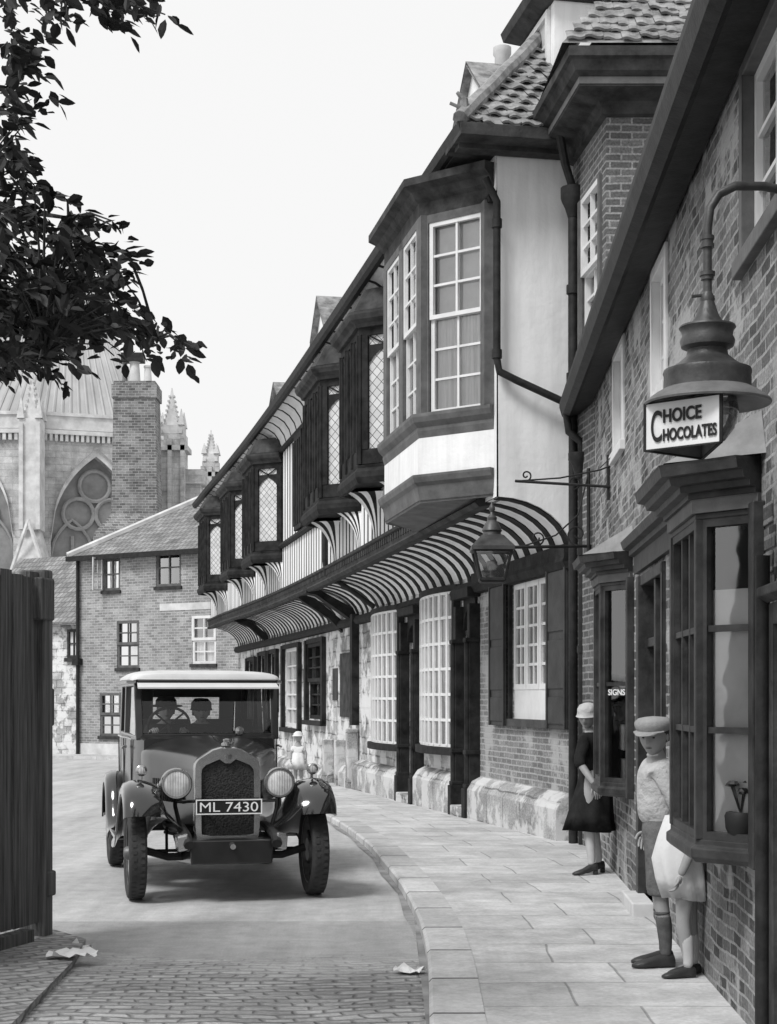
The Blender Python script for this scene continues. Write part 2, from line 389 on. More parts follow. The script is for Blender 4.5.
        if close_prof:
            s.face([(*at(0, d), z) for d, z in prof], mat, mp=mp); s.face([(*at(L - 1, d), z) for d, z in prof][::-1], mat, mp=mp)
    def build(s, name, mats, parent=None, smooth=False, bevel=0, local=False, weld=False, fixn=True):
        me = bpy.data.meshes.new(name)
        off = Vector((0, 0, 0))
        if not local:
            if parent is not None: off = OFF[parent.name]
            elif s.v:
                xs = [p.x for p in s.v]; ys = [p.y for p in s.v]; zs = [p.z for p in s.v]
                off = Vector(((min(xs) + max(xs)) / 2, (min(ys) + max(ys)) / 2, min(zs)))
        me.from_pydata([p - off for p in s.v], [], s.f)
        for m in (mats if isinstance(mats, (list, tuple)) else [mats]): me.materials.append(m)
        me.polygons.foreach_set('material_index', s.mi)
        ul = me.uv_layers.new(name="uv")
        ul.data.foreach_set('uv', [c for f in s.uv for p in f for c in p])
        me.update()
        if fixn:
            bm = bmesh.new(); bm.from_mesh(me)
            bmesh.ops.remove_doubles(bm, verts=bm.verts, dist=1e-5)
            bmesh.ops.recalc_face_normals(bm, faces=bm.faces)
            bm.to_mesh(me); bm.free()
        if smooth: me.polygons.foreach_set('use_smooth', [True] * len(me.polygons))
        o = bpy.data.objects.new(name, me); COL.objects.link(o)
        if parent is not None: o.parent = parent
        elif not local: o.location = off
        OFF[o.name] = off
        if smooth: 
            md = o.modifiers.new("edge", 'EDGE_SPLIT'); md.split_angle = R(42)
        if bevel:
            md = o.modifiers.new("bevel", 'BEVEL'); md.width = bevel; md.segments = 2; md.limit_method = 'ANGLE'; md.angle_limit = R(40)
        return o

def thing(name, label, cat, loc=(0, 0, 0), rz=0, group=None):
    o = bpy.data.objects.new(name, None); COL.objects.link(o); o.location = loc; o.rotation_euler = (0, 0, rz)
    o.empty_display_size = .2
    o['label'] = label; o['category'] = cat
    if group: o['group'] = group
    OFF[o.name] = Vector(loc); return o
def tag(o, label, cat, group=None):
    o['label'] = label; o['category'] = cat
    if group: o['group'] = group
    return o
def struct(o): o['kind'] = 'structure'; return o

def frame(ax, ay, dx, dy, flip=1, z0=0):
    """local s along (dx,dy), o along its outward normal (left of travel for flip=1)"""
    L = math.hypot(dx, dy); dx /= L; dy /= L; nx, ny = -dy * flip, dx * flip
    return lambda s, o, z: (ax + dx * s + nx * o, ay + dy * s + ny * o, z + z0)
def sub(mp, A, B):
    """frame standing on the plan segment A->B of another (s,o) frame"""
    dx, dy = B[0] - A[0], B[1] - A[1]; L = math.hypot(dx, dy); dx /= L; dy /= L; nx, ny = -dy, dx
    return (lambda s, o, z: mp(A[0] + dx * s + nx * o, A[1] + dy * s + ny * o, z)), L
def ground(y): return 0.0 if y < 18 else -.012 * (y - 18)

def bars(mb, u0, u1, o, z0, z1, cols, rows, fw=.05, bw=.022, d=.05, mat=0, mp=None):
    """timber or sash frame with glazing bars, back face at o, standing d proud"""
    mb.box(u0, u0 + fw, o, o + d, z0, z1, mat, mp=mp); mb.box(u1 - fw, u1, o, o + d, z0, z1, mat, mp=mp)
    mb.box(u0 + fw, u1 - fw, o, o + d, z0, z0 + fw, mat, mp=mp); mb.box(u0 + fw, u1 - fw, o, o + d, z1 - fw, z1, mat, mp=mp)
    U0, U1, Z0, Z1 = u0 + fw, u1 - fw, z0 + fw, z1 - fw
    for i in range(1, cols):
        c = U0 + (U1 - U0) * i / cols; mb.box(c - bw / 2, c + bw / 2, o + .006, o + d * .8, Z0, Z1, mat, mp=mp)
    for j in range(1, rows):
        c = Z0 + (Z1 - Z0) * j / rows; mb.box(U0, U1, o + .009, o + d * .75, c - bw / 2, c + bw / 2, mat, mp=mp)
def window(parent, mp, u0, u1, o, z0, z1, cols, rows, fmat, back=None, fw=.06, bw=.025, d=.05, split=False, name='window', gl='glass', backz=None, casing=None, bo=.07):
    """a window part: frame mesh, child pane, child curtain; sash pair when split"""
    mb = MB(mp)
    if split:
        zm = (z0 + z1) / 2
        bars(mb, u0, u1, o, z0, zm + .02, cols, rows, fw, bw, d); bars(mb, u0, u1, o + d * .6 + .004, zm - .02, z1, cols, rows, fw, bw, d)
    else: bars(mb, u0, u1, o, z0, z1, cols, rows, fw, bw, d)
    f = mb.build(name, fmat, parent)
    p = MB(mp); q = o + .012
    p.face([(u0 + fw * .5, q, z0 + fw * .5), (u1 - fw * .5, q, z0 + fw * .5), (u1 - fw * .5, q, z1 - fw * .5), (u0 + fw * .5, q, z1 - fw * .5)][::-1])
    p.build('pane', M[gl], f, fixn=False)
    b = MB(mp); q = o - bo
    a0, a1 = (z0, z1)
    if back:
        b.face([(u0, q, a0), (u1, q, a0), (u1, q, a1), (u0, q, a1)][::-1], 0)
        mats = [M[back]]
        if backz:      # lower part veiled by a lighter curtain
            b.face([(u0, q + .03, a0), (u1, q + .03, a0), (u1, q + .03, backz), (u0, q + .03, backz)][::-1], 1); mats.append(M['curtain'])
        b.build('curtain', mats, f, fixn=False)  # where dark, a plain sheet painted as the unlit room
    return f
def tiled(mb, f, w_at, H, course=.27, pitch_w=.24, mat=0, lift=.045, amp=.028, sub_n=6):
    """uneven pantile courses: f(u,t,lift)->point, w_at(t)->(u0,u1); t runs up the slope in metres"""
    t = 0; row = 0
    while t < H - .02:
        t2 = min(t + course + .03, H); u0, u1 = w_at(t + course * .5); row += 1
        nt_ = int((u1 - u0) / pitch_w)
        for q in range(nt_ + 1):
            a0 = u0 + q * pitch_w; a1 = min(a0 + pitch_w, u1)
            if a1 - a0 < .02: continue
            jt, jl, jr = rnd.gauss(0, .018), rnd.gauss(0, .009), rnd.gauss(0, .012); sg = .025 * math.sin(a0 * .9 + row * .35) + .015 * math.sin(a0 * 2.3 + row)
            lo = []; hi = []; bt = []
            for i in range(sub_n + 1):
                x = i / sub_n; u = a0 + (a1 - a0) * x; wv = amp * math.sin(2 * math.pi * x) + jl + jr * (x - .5)
                lo.append((u, t + sg + jt, lift + wv)); hi.append((u, t2 + sg, .004 + wv * .5)); bt.append((u, t + sg + jt, lift + wv - .028))
            for i in range(sub_n):
                for P in ([lo[i], lo[i + 1], hi[i + 1], hi[i]], [bt[i], bt[i + 1], lo[i + 1], lo[i]]): mb.face([f(*p) for p in P], mat, uv=[(p[0], p[1]) for p in P], mp=IDN)
        t += course
# ================================================================ GROUND
def sheet(name, rows, mat, dz=0, kind=True):
    """rows: [(y, x0, x1)]"""
    mb = MB()
    for (y0, a0, b0), (y1, a1, b1) in zip(rows, rows[1:]):
        mb.face([(a0, y0, ground(y0) + dz), (b0, y0, ground(y0) + dz), (b1, y1, ground(y1) + dz), (a1, y1, ground(y1) + dz)], uv=[(a0, y0), (b0, y0), (b1, y1), (a1, y1)])
    o = mb.build(name, mat); 
    if kind: struct(o)
    return o
RZ = -.085
mbg = MB()
ys = [-60, 18, 75, 3000]
for a, b in zip(ys, ys[1:]):
    za, zb = (0 if a < 18 else ground(min(a, 75))) + RZ - .006, (0 if b <= 18 else ground(min(b, 75))) + RZ - .006
    mbg.face([(-1500, a, za), (1500, a, za), (1500, b, zb), (-1500, b, zb)])
struct(mbg.build("ground", M['road']))
KERB = [(-6, .1), (4, .17), (8.1, .21), (10.08, .25), (11.5, .245), (12.75, .2), (14.5, .1), (16.3, -.05), (18.5, -.25), (21.6, -.62), (24, -.98), (28, -1.75), (33, -2.8), (40, -4.25), (47, -5.75), (54, -7.4), (60, -8.9)]
def lerp_pts(P, y):
    for i in range(len(P) - 1):
        if P[i][0] <= y <= P[i + 1][0]:
            p0 = P[max(i - 1, 0)]; p1 = P[i]; p2 = P[i + 1]; p3 = P[min(i + 2, len(P) - 1)]
            h = p2[0] - p1[0]; t = (y - p1[0]) / h
            m1 = (p2[1] - p0[1]) / (p2[0] - p0[0]) * h; m2 = (p3[1] - p1[1]) / (p3[0] - p1[0]) * h
            return (2 * t**3 - 3 * t**2 + 1) * p1[1] + (t**3 - 2 * t**2 + t) * m1 + (-2 * t**3 + 3 * t**2) * p2[1] + (t**3 - t**2) * m2
    return P[-1][1]
kx = lambda y: lerp_pts(KERB, y)
yl = [-6 + i * .75 for i in range(0, 89)]
yl = [y for y in yl if y <= 60]
KW = .29
mbp, mbk, mbt = MB(), MB(), MB()
for a, b in zip(yl, yl[1:]):
    xa, xb = kx(a), kx(b); ga, gb = ground(a), ground(b)
    X1a, X1b = xa + 7, xb + 7
    # kerb stones with a chamfered arris, then the flags
    mbk.face([(xa, a, ga + RZ - .05), (xb, b, gb + RZ - .05), (xb, b, gb - .02), (xa, a, ga - .02)], uv=[(0, a), (0, b), (.1, b), (.1, a)])
    mbk.face([(xa, a, ga - .02), (xb, b, gb - .02), (xb + .02, b, gb), (xa + .02, a, ga)], uv=[(.1, a), (.1, b), (.13, b), (.13, a)])
    mbk.face([(xa + .02, a, ga), (xb + .02, b, gb), (xb + KW, b, gb), (xa + KW, a, ga)], uv=[(.13, a), (.13, b), (.4, b), (.4, a)])
    mbk.face([(xa + KW, a, ga), (xb + KW, b, gb), (xb + KW, b, gb - .03), (xa + KW, a, ga - .03)])
    mbp.face([(xa + KW + .002, a, ga - .003), (X1a, a, ga - .003), (X1b, b, gb - .003), (xb + KW + .002, b, gb - .003)], uv=[(0, a), (7, a), (7, b), (0, b)])
    mbt.face([(xa - .06 - .02 * math.sin(a * 2.1), a, ga + RZ + .004), (xa, a, ga + RZ + .004), (xb, b, gb + RZ + .004), (xb - .06 - .02 * math.sin(b * 2.1), b, gb + RZ + .004)])
struct(mbk.build("kerb", M['kerb'])); struct(mbp.build("pavement", M['flags'])); struct(mbt.build("gutter_strip", M['gutter']))
# worn setts across the mouth of the street, ragged upper edge; the apron in front of the boards
mb = MB()
for i in range(40):
    x0, x1 = -5 + i * .13, -5 + (i + 1) * .13
    e = lambda x: 12.4
    mb.face([(x0, -3, RZ + .004), (x1, -3, RZ + .004), (x1, e(x1), RZ + .004), (x0, e(x0), RZ + .004)], uv=[(x0, -3), (x1, -3), (x1, e(x1)), (x0, e(x0))])
struct(mb.build("sett_paving", M['setts_fade']))
mb = MB()
A = [(-5, 3), (-1.75, 3), (-1.97, 8.8), (-2.02, 10.2), (-2.12, 11.2), (-2.5, 11.75), (-5, 12.2)]
mb.face([(x, y, RZ + .05) for x, y in A], uv=[(x * .9 + y * .45, y * .9 - x * .45) for x, y in A])
for p, q in zip(A[1:], A[2:]): mb.face([(*p, RZ), (*q, RZ), (*q, RZ + .05), (*p, RZ + .05)])
struct(mb.build("apron", M['setts']))
# pavement before the far house
FHA, FHB = (-11.8, 61.0), (-4.6, 56.4)
fd = Vector((FHB[0] - FHA[0], FHB[1] - FHA[1])).normalized(); fnrm = Vector((fd.y, -fd.x))
mb = MB()
p0 = Vector(FHA) - fd * 14; p1 = Vector(FHB)
q0 = p0 + fnrm * 2.2; q1 = p1 + fnrm * 2.2
zz = lambda p: ground(p.y) + .03
mb.face([(*q0, zz(q0)), (*q1, zz(q1)), (*p1, zz(p1)), (*p0, zz(p0))]); mb.face([(*q0, zz(q0) - .2), (*q1, zz(q1) - .2), (*q1, zz(q1)), (*q0, zz(q0))])
struct(mb.build("far_pavement", M['flags']))

# ================================================================ SHOP BUILDING ON THE RIGHT
FR = frame(1.442, 0, .0462, 1)          # s ~ distance down the street, o towards the street
EZ = 4.95
shop = thing("shop_building", "low brick shop with two dark bow windows under a long gutter", "shop", (*FR(10, -2, 0)[:2], 0))
UPW = [(6.55, 8.25, 3.9, 4.9), (11.25, 12.15, 3.88, 4.86), (14.25, 15.2, 3.95, 4.9)]
DOOR = (11.35, 12.85, .1, 2.62)
NDOOR = (6.0, 7.28, .05, 2.08)
mb = MB(FR)
mb.wall(2.2, 18.15, -.1, EZ, 0, UPW + [DOOR, NDOOR], depth=.14, step=4)
mb.box(2.2, 18.15, -6, -5.8, -.1, EZ); mb.face([(2.2, 0, -.1), (2.2, -6, -.1), (2.2, -6, EZ), (2.2, 0, EZ)]); mb.face([(18.15, 0, -.1), (18.15, 0, EZ), (18.15, -6, EZ), (18.15, -6, -.1)])
mb.build("wall", M['brick'], shop)
# quoin strip of raw brick beside the near bay, worn render streaks low on the wall
mb = MB(FR)
for i in range(22):
    z = .05 + i * .115
    mb.box(7.36 + (.06 if i % 2 else 0), 7.66 + rnd.uniform(-.02, .02), .001, .005 + rnd.uniform(0, .008), z, z + .1)
mb.build("quoin", M['brick_dark'], shop, bevel=.006)
# stone sill band over the bays
mb = MB(FR)
for P_, zc_ in (([(7.6, .0), (7.93, .44), (9.02, .44), (9.3, .0)], 2.815), ([(13.45, .0), (13.88, .4), (14.67, .4), (14.95, .0)], 2.895)):
    T = [(P_[0][0] + .1, .004, zc_ + .22), (P_[3][0] - .1, .004, zc_ + .22)]
    mb.face([(*P_[0], zc_), (*P_[1], zc_), T[0]]); mb.face([(*P_[1], zc_), (*P_[2], zc_), T[1], T[0]]); mb.face([(*P_[2], zc_), (*P_[3], zc_), T[1]])
    mb.build("lead_roof", M['lead'], shop); mb = MB(FR)
# roof, fascia soffit and gutter
mb = MB(FR)
mb.prism([(.27, EZ + .05), (-3.0, EZ + 2.6), (-6.3, EZ + .05), (-6.3, EZ - .05), (-3.0, EZ + 2.5), (.2, EZ - .02)], 2.2, 16.85)
mb.prism([(.27, EZ + .05), (-.45, EZ + .62), (-.45, EZ + .5), (.2, EZ - .02)], 16.85, 18.15)
mb.build("roof", M['tile'], shop)
mb = MB(FR)
for i in range(150):
    a = 2.2 + i * .1063; h = rnd.uniform(.03, .06)
    mb.prism([(.3, EZ + .09), (.29, EZ + .1 + h), (.1, EZ + .26 + h), (.1, EZ + .2)], a, a + .075)
mb.build("eave_tile", M['tile'], shop)
mb = MB(FR)
mb.prism([(.02, EZ - .07), (.2, EZ - .1), (.2, EZ - .02), (.02, EZ - .02)], 2.2, 18.15)
mb.prism([(.2, EZ - .1), (.24, EZ - .13), (.31, EZ - .1), (.34, EZ - .0), (.34, EZ + .05), (.31, EZ + .05), (.3, EZ - .04), (.24, EZ - .08), (.21, EZ + .05), (.2, EZ + .05)], 2.2, 18.2)
mb.build("gutter", M['iron'], shop)
mb = MB(FR)
x = 18.05
mb.tube([(x, .27, EZ - .08), (x, .24, EZ - .3), (x, .1, EZ - .42), (x, .09, EZ - .6), (x, .09, 0)], .045, 10)
for z in (4.3, 3.3, 2.2, 1.1): mb.tube([(x, .09, z - .04), (x, .09, z + .04)], .062, 10)
mb.lathe([(.05, -.2), (.09, -.05), (.13, 0), (.13, .08), (.11, .08)], c=(x, .12, EZ - .62), n=12)
mb.build("downpipe", M['iron'], shop, smooth=True)
# upper windows: a timber box frame, pale sashes, dark room behind
for i, (a, b, c, d) in enumerate(UPW):
    mb = MB(FR); mb.box(a, a + .09, -.1, .02, c, d); mb.box(b - .09, b, -.1, .02, c, d); mb.box(a + .09, b - .09, -.1, .02, d - .08, d); mb.box(a - .04, b + .04, -.1, .05, c - .09, c)
    fr = mb.build("window_casing", M['grey_paint'] if i == 0 else M['white_paint'], shop, bevel=.006)
    mb = MB(FR); bars(mb, a + .09, b - .09, -.09, c, d - .08, 3 if i == 0 else 2, 3, .05, .025, .045); mb.build("sash", M['white_paint'], fr)
    mb = MB(FR); mb.face([(a, -.08, c), (b, -.08, c), (b, -.08, d), (a, -.08, d)][::-1]); mb.build("pane", M['glass'], fr, fixn=False)
    mb = MB(FR); mb.face([(a, -.16, c), (b, -.16, c), (b, -.16, d), (a, -.16, d)][::-1]); mb.build("curtain", M['curtain' if i else 'dark_in'], fr, fixn=False)  # first window: dark sheet standing for the unlit room; curtains in the others
# shop door with sidelight
mb = MB(FR)
a, b, c, d = DOOR
mb.box(a, a + .08, -.14, .03, 0, d); mb.box(b - .14, b, -.14, .05, 0, d); mb.box(a, b, -.14, .03, d - .08, d); mb.box(a + .55, a + .63, -.13, .01, 0, d - .08)
mb.box(a + .63, b - .14, -.12, -.02, 2.05, 2.12)
df = mb.build("door_frame", M['shop_paint'], shop, bevel=.006)
mb = MB(FR)
mb.box(a + .63, b - .14, -.13, -.09, .1, 2.05)
for z0, z1 in ((.2, .85), (.95, 1.3)):
    for u in (a + .7, a + 1.0): mb.box(u, u + .24, -.09, -.075, z0, z1)
mb.box(a + .08, a + .55, -.13, -.09, .1, .9)
mb.build("door", M['door'], df, bevel=.006)
mb = MB(FR); bars(mb, a + .08, a + .55, -.12, .9, 2.5, 1, 5, .04, .03, .06); mb.build("sidelight", M['shop_paint'], df)
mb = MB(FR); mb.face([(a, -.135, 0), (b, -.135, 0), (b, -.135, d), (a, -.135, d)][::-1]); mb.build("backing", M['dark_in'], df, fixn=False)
mb = MB(FR); mb.box(a + .75, b + .05, -.14, .16, -.05, .1); mb.build("door_step", M['ashlar_trim'], shop, bevel=.012)
# boot-worn stone block beside the step
# near door at the picture edge: post, arch hood, boarded leaf
a, b, c, d = NDOOR
mb = MB(FR)
mb.box(b - .1, b, -.13, .05, 0, d); mb.box(a, a + .1, -.13, .05, 0, d); mb.box(a + .1, b - .1, -.13, .05, d - .1, d)
mb.prism([(.052, d), (.1, d + .03), (.1, d + .07), (.052, d + .09)], a, b + .05)
nf = mb.build("door_frame", M['timber2'], shop, bevel=.006)
mb = MB(FR)
for i in range(7): mb.box(a + .1 + i * .154, a + .25 + i * .154, -.12, -.085 + (i % 2) * .006, .03, d - .1)
mb.build("door", M['door'], nf)
mb = MB(FR); mb.box(NDOOR[0] - .05, NDOOR[1] + .02, -.13, .12, -.06, .05); mb.build("door_step", M['ashlar_trim'], shop, bevel=.01)
mb = MB(FR); x = 7.32
mb.tube([(x, .07, 0), (x, .07, 2.3)], .035, 10); mb.build("waste_pipe", M['iron'], shop, smooth=True)

def shop_bay(plan, zs, zg0, zg1, zc, near_rows, front_cols, rows, back_near, back_front, oz=.2, front_fill=None):
    """canted shop bay: plan [(s,o)] wall-near, front-near, front-far, wall-far"""
    mb = MB(FR)
    # sill: stepped shelf, closed below
    mb.sweep(plan, [(-.02, zs), (.01, zs), (.035, zs + .025), (.035, zs + .07), (.012, zs + .085), (.012, zg0), (-.02, zg0)])
    mb.face([(*p, zs + .004) for p in plan]); mb.face([(*p, zg0 - .004) for p in plan])
    # head
    mb.sweep(plan, [(-.03, zg1), (.012, zg1), (.012, zg1 + .03), (-.03, zg1 + .03)])
    # corner posts
    for (s, o) in plan[1:3]: mb.box(s - .03, s + .03, o - .045, o + .015, zg0, zg1)
    mb.box(plan[0][0] - .1, plan[0][0] + .03, 0, .06, zs, zg1 + .05); mb.box(plan[3][0] - .03, plan[3][0] + .06, 0, .05, zs, zg1 + .05)
    bay = mb.build("bay_window", M['shop_paint'], shop, bevel=.005)
    # entablature and cornice
    mb = MB(FR)
    mb.sweep(plan, [(.0, zg1 + .03), (.03, zg1 + .03), (.03, zg1 + .1), (.0, zg1 + .1)], 1)
    mb.sweep(plan, [(0, zg1 + .1), (.05, zg1 + .1), (.05, zg1 + .125), (.09, zg1 + .13), (.095, zg1 + .16), (.14, zg1 + .165), (.15, zg1 + .2), (.19, zg1 + .205), (.2, zg1 + .25), (.205, zg1 + .262), (.0, zg1 + .275)], 0)
    mb.face([(*p, zg1 + .27) for p in plan])
    mb.build("cornice", [M['shop_paint'], M['grey_paint']], bay)
    faces = [(plan[0], plan[1]), (plan[1], plan[2]), (plan[2], plan[3])]
    for i, (A, B) in enumerate(faces):
        mp, L = sub(FR, A, B); nearf = i == 0
        mb = MB(mp); cols = 1 if nearf else (front_cols if i == 1 else 1)
        bars(mb, .02, L - .02, -.045, zg0, zg1, cols, rows, .04, .032, .05)
        mb.build("glazing_frame", M['shop_paint'], bay)
        p = MB(mp); p.face([(.02, -.03, zg0), (L - .02, -.03, zg0), (L - .02, -.03, zg1), (.02, -.03, zg1)][::-1]); p.build("pane", M['glass'], bay, fixn=False)
        bk = back_near if nearf else back_front
        if bk:
            p = MB(mp)
            hi = zg1 if bk != 'blind' else zg0 + (zg1 - zg0) * .78
            p.face([(.0, -.06, zg0 + .01), (L + .04, -.06, zg0 + .01), (L + .04, -.06, hi), (.0, -.06, hi)][::-1], 0)
            if bk == 'blind': p.face([(.03, -.1, zg0 + .01), (L - .02, -.1, zg0 + .01), (L - .02, -.1, zg1), (.03, -.1, zg1)][::-1], 1)
            p.build("blind", [M[bk], M['dark_in']], bay, fixn=False)  # dark backs here are sheets painted as the unlit shop inside
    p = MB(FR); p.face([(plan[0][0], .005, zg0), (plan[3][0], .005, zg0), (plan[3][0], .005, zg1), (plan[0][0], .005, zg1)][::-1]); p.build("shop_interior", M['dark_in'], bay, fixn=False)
    return bay
bay1 = shop_bay([(7.72, 0), (8.0, .265), (8.95, .265), (9.22, 0)], .83, .945, 2.54, 0, 1, 3, 3, 'blind', 'dark_in')
b1 = MB(FR)
bay2 = shop_bay([(13.55, 0), (13.95, .23), (14.6, .23), (14.85, 0)], .80, .92, 2.62, 0, 1, 2, 2, None, 'dark_in')
# sign on the glass of the far bay and its dressed display
def letter(body, size, xs, mp, u, z, mat, parent, name="lettering", align='LEFT', depth=.0015, dy=.002, bold=0):
    cu = bpy.data.curves.new("lettering", 'FONT'); cu.body = body; cu.size = size; cu.extrude = depth; cu.align_x = align; cu.offset = bold
    o = bpy.data.objects.new("lettering", cu); COL.objects.link(o)
    dg = bpy.context.evaluated_depsgraph_get()
    me0 = bpy.data.meshes.new_from_object(o.evaluated_get(dg))
    mb = MB(mp)
    vs = [(u + v.co.x * xs, dy + v.co.z + depth, z + v.co.y) for v in me0.vertices]
    for p in me0.polygons: mb.face([vs[i] for i in p.vertices])
    bpy.data.objects.remove(o); bpy.data.curves.remove(cu); bpy.data.meshes.remove(me0)
    return mb
mp, L = sub(FR, (13.55, 0), (13.95, .23))
MIR = lambda f, L: (lambda s, o, z: f(L - s, o, z))
mb = letter("SIGNS", .072, 1.3, MIR(mp, L), .065, 1.675, None, None, dy=-.025, bold=.001)
# seen from the street the far end of this face lies to the left
mb.build("lettering", M['white_letter'], bay2)
mb = MB(FR)
mb.box(13.72, 14.2, .02, .06, 1.2, 1.42); mb.box(13.74, 14.1, .02, .05, .93, 1.12)
mb.build("display_card", M['blind'], bay2)
# flower pot standing in the near bay
mp, L = sub(FR, (7.72, 0), (8.0, .265))
pot = thing("flower_pot", "dark patterned flower pot with small flowers inside the near shop bay", "flower pot", mp(L * .42, -.052, .945))
mb = MB(); 
o0 = Vector(mp(L * .42, -.052, .95))
mb.lathe([(.0, .0), (.045, .0), (.075, .06), (.08, .12), (.07, .14), (.0, .135)], c=tuple(o0), n=16)
mb.v = [Vector((o0.x + (p.x - o0.x), o0.y + (p.y - o0.y), p.z)) for p in mb.v]
pb = mb.build("pot", M['door'], pot, smooth=True)
mb = MB()
for i in range(7):
    a = rnd.uniform(0, 6.28); r = rnd.uniform(.01, .06); h = rnd.uniform(.2, .3)
    q = o0 + Vector((math.cos(a) * r, math.sin(a) * r * .3, h)); mb.tube([tuple(o0 + Vector((0, 0, .13))), tuple(q)], .004, 5)
    mb.lathe([(0, .012), (.022, .008), (.03, -.006), (0, -.01)], c=tuple(q), n=8)
mb.build("flower", M['shutter'], pot)
# cornice carried from the near bay over the door
mb = MB(FR)
mb.prism([(-.01, 2.66), (.04, 2.66), (.04, 2.8), (.08, 2.81), (.08, 2.85), (.13, 2.86), (.15, 2.92), (-.01, 2.96)], 9.2, 13.1)
mb.build("shop_cornice", M['shop_paint'], shop)
# ================================================================ TALL BRICK HOUSE BEHIND THE SHOP ROOF
tall = thing("brick_house", "tall brick house with deep boxed eaves rising behind the shop roof", "house", (4, 17.6, 0))
TA, TB_ = (2.3, 16.9), (2.13, 18.45)
FT = frame(*TA, TB_[0] - TA[0], TB_[1] - TA[1])
LT = math.hypot(TB_[0] - TA[0], TB_[1] - TA[1])
WZ = 7.88
TW = (.28, 1.12, 5.55, 7.25)
mb = MB(FT); mb.wall(0, LT, 0, WZ, 0, [TW], depth=.12)
mb.mp = IDN
mb.face([(2.3, 16.9, 0), (8.5, 16.9, 0), (8.5, 16.9, WZ), (2.3, 16.9, WZ)]); mb.face([(8.5, 16.9, 0), (8.5, 20, 0), (8.5, 20, WZ), (8.5, 16.9, WZ)])
mb.face([(TB_[0], TB_[1], 0), (8.5, TB_[1], 0), (8.5, TB_[1], WZ), (TB_[0], TB_[1], WZ)])
mb.build("wall", M['brick_dark'], tall)
a, b, c, d = TW
window(tall, FT, a, b, -.1, c, d, 2, 3, M['white_paint'], 'curtain', .06, .03, .07, split=True)
mb = MB(FT); mb.box(a - .05, b + .05, -.1, .06, c - .1, c); mb.box(a - .1, a, -.05, .03, c, d); mb.box(b, b + .1, -.05, .03, c, d); mb.build("window_casing", M['grey_paint'], tall)
PL = [(8.5, 16.9), (2.3, 16.9), (2.13, 18.45)]
EVP = [(.0, WZ - .1), (.06, WZ - .08), (.06, WZ), (.1, WZ + .04), (.36, WZ + .1), (.36, WZ + .2), (.42, WZ + .24), (.46, WZ + .34), (.5, WZ + .36), (.5, WZ + .46), (0, WZ + .52)]
SWP = lambda s, o, z: (s, o, z)
mb = MB(); PLm = PL
mb.sweep(PLm, EVP)
mb.build("eaves", M['timber2'], tall)
mb = MB()
mb.sweep(PLm, [(.362, WZ + .12), (.37, WZ + .12), (.37, WZ + .19), (.362, WZ + .19)]); mb.build("eaves_band", M['grey_paint'], tall)
rz0 = WZ + .5
c0 = (1.78, 16.38); 
mb = MB()
def rf(u, t, l): # near slope: u along +X from the corner, t up the slope
    return (c0[0] + u, c0[1] + t * math.cos(R(47)) - l * math.sin(R(47)), rz0 + t * math.sin(R(47)) + l * math.cos(R(47)))
tiled(mb, rf, lambda t: (t * .52, 6.9), 2.1, pitch_w=.19, course=.17, amp=.012, lift=.03)
mb.mp = IDN
H2 = 2.1
mb.face([rf(0, 0, -.02), rf(6.9, 0, -.02), rf(6.9, H2, -.02), rf(H2 * .52, H2, -.02)]); mb.face([rf(0, 0, -.02), rf(H2 * .52, H2, -.02), (1.78 + .8, 18.9, rz0 + 1.53), (1.65, 18.9, rz0)])
mb.face([rf(H2 * .52, H2, -.02), rf(6.9, H2, -.02), (8.6, 19.6, rz0), (1.65, 19.6, rz0)])
mb.build("roof", M['tile'], tall)
# ================================================================ TIMBER-FRAMED COLLEGE
def U(s): return 4.95 - .2 * s - (.00045 * (s - 30) ** 2 if s > 30 else 0)
def CP(s, o, z):
    dx = -.2 - (.0009 * (s - 30) if s > 30 else 0); L = math.hypot(dx, 1)
    nx, ny = -1 / L, dx / L
    sag = -.12 * math.sin(math.pi * min(max((s - 19) / 30, 0), 1)) * min(max((z - 3) / .9, 0), 1)
    return (U(s) + nx * o, s + ny * o, z + sag)
S0, S1 = 18.5, 53.0
LW = -.9                                         # lower wall stands this far behind the jetty front
col = thing("timber_framed_hall", "long black and white timber-framed hall with jettied upper floor and oriel windows", "timbered hall", (3, 36, -.2))
gz = lambda s: ground(s)
# ---- ground floor
SHW = (19.25, 20.95, 1.38, 3.14)
D1, D2 = (22.75, 23.45, -.05, 3.0), (26.35, 27.35, -.08, 2.95)
WA, WB = (23.72, 26.1, .93, 3.25), (27.7, 30.3, .86, 3.2)
N1 = (36.4, 38.6, 1.15, 2.95)
WC = (40.0, 42.6, .9, 2.95)
WD = [(44.0, 45.3, 1.4, 2.9), (46.0, 47.4, 1.4, 2.9), (48.6, 50.2, 1.2, 2.8)]
HA = (33.9, 34.8, -.2, .72)
mb = MB(CP); mb.wall(18.3, 22.7, -.1, 3.5, LW, [SHW], depth=.12); mb.build("brick_wall", M['brick_shutter'], col)
mb = MB(CP); mb.wall(22.7, S1, -.6, 3.5, LW, [D1, D2, WA, WB, N1, WC, HA] + WD, depth=.3)
mb.face([(S1, LW, -.6), (S1, -8, -.6), (S1, -8, 8), (S1, LW, 8)]); mb.build("stone_wall", M['stone_wall'], col)
mb = MB(CP); mb.face([(18.5, -8, -.6), (S1, -8, -.6), (S1, -8, 8), (18.5, -8, 8)]); mb.build("back_wall", M['stone_wall'], col)
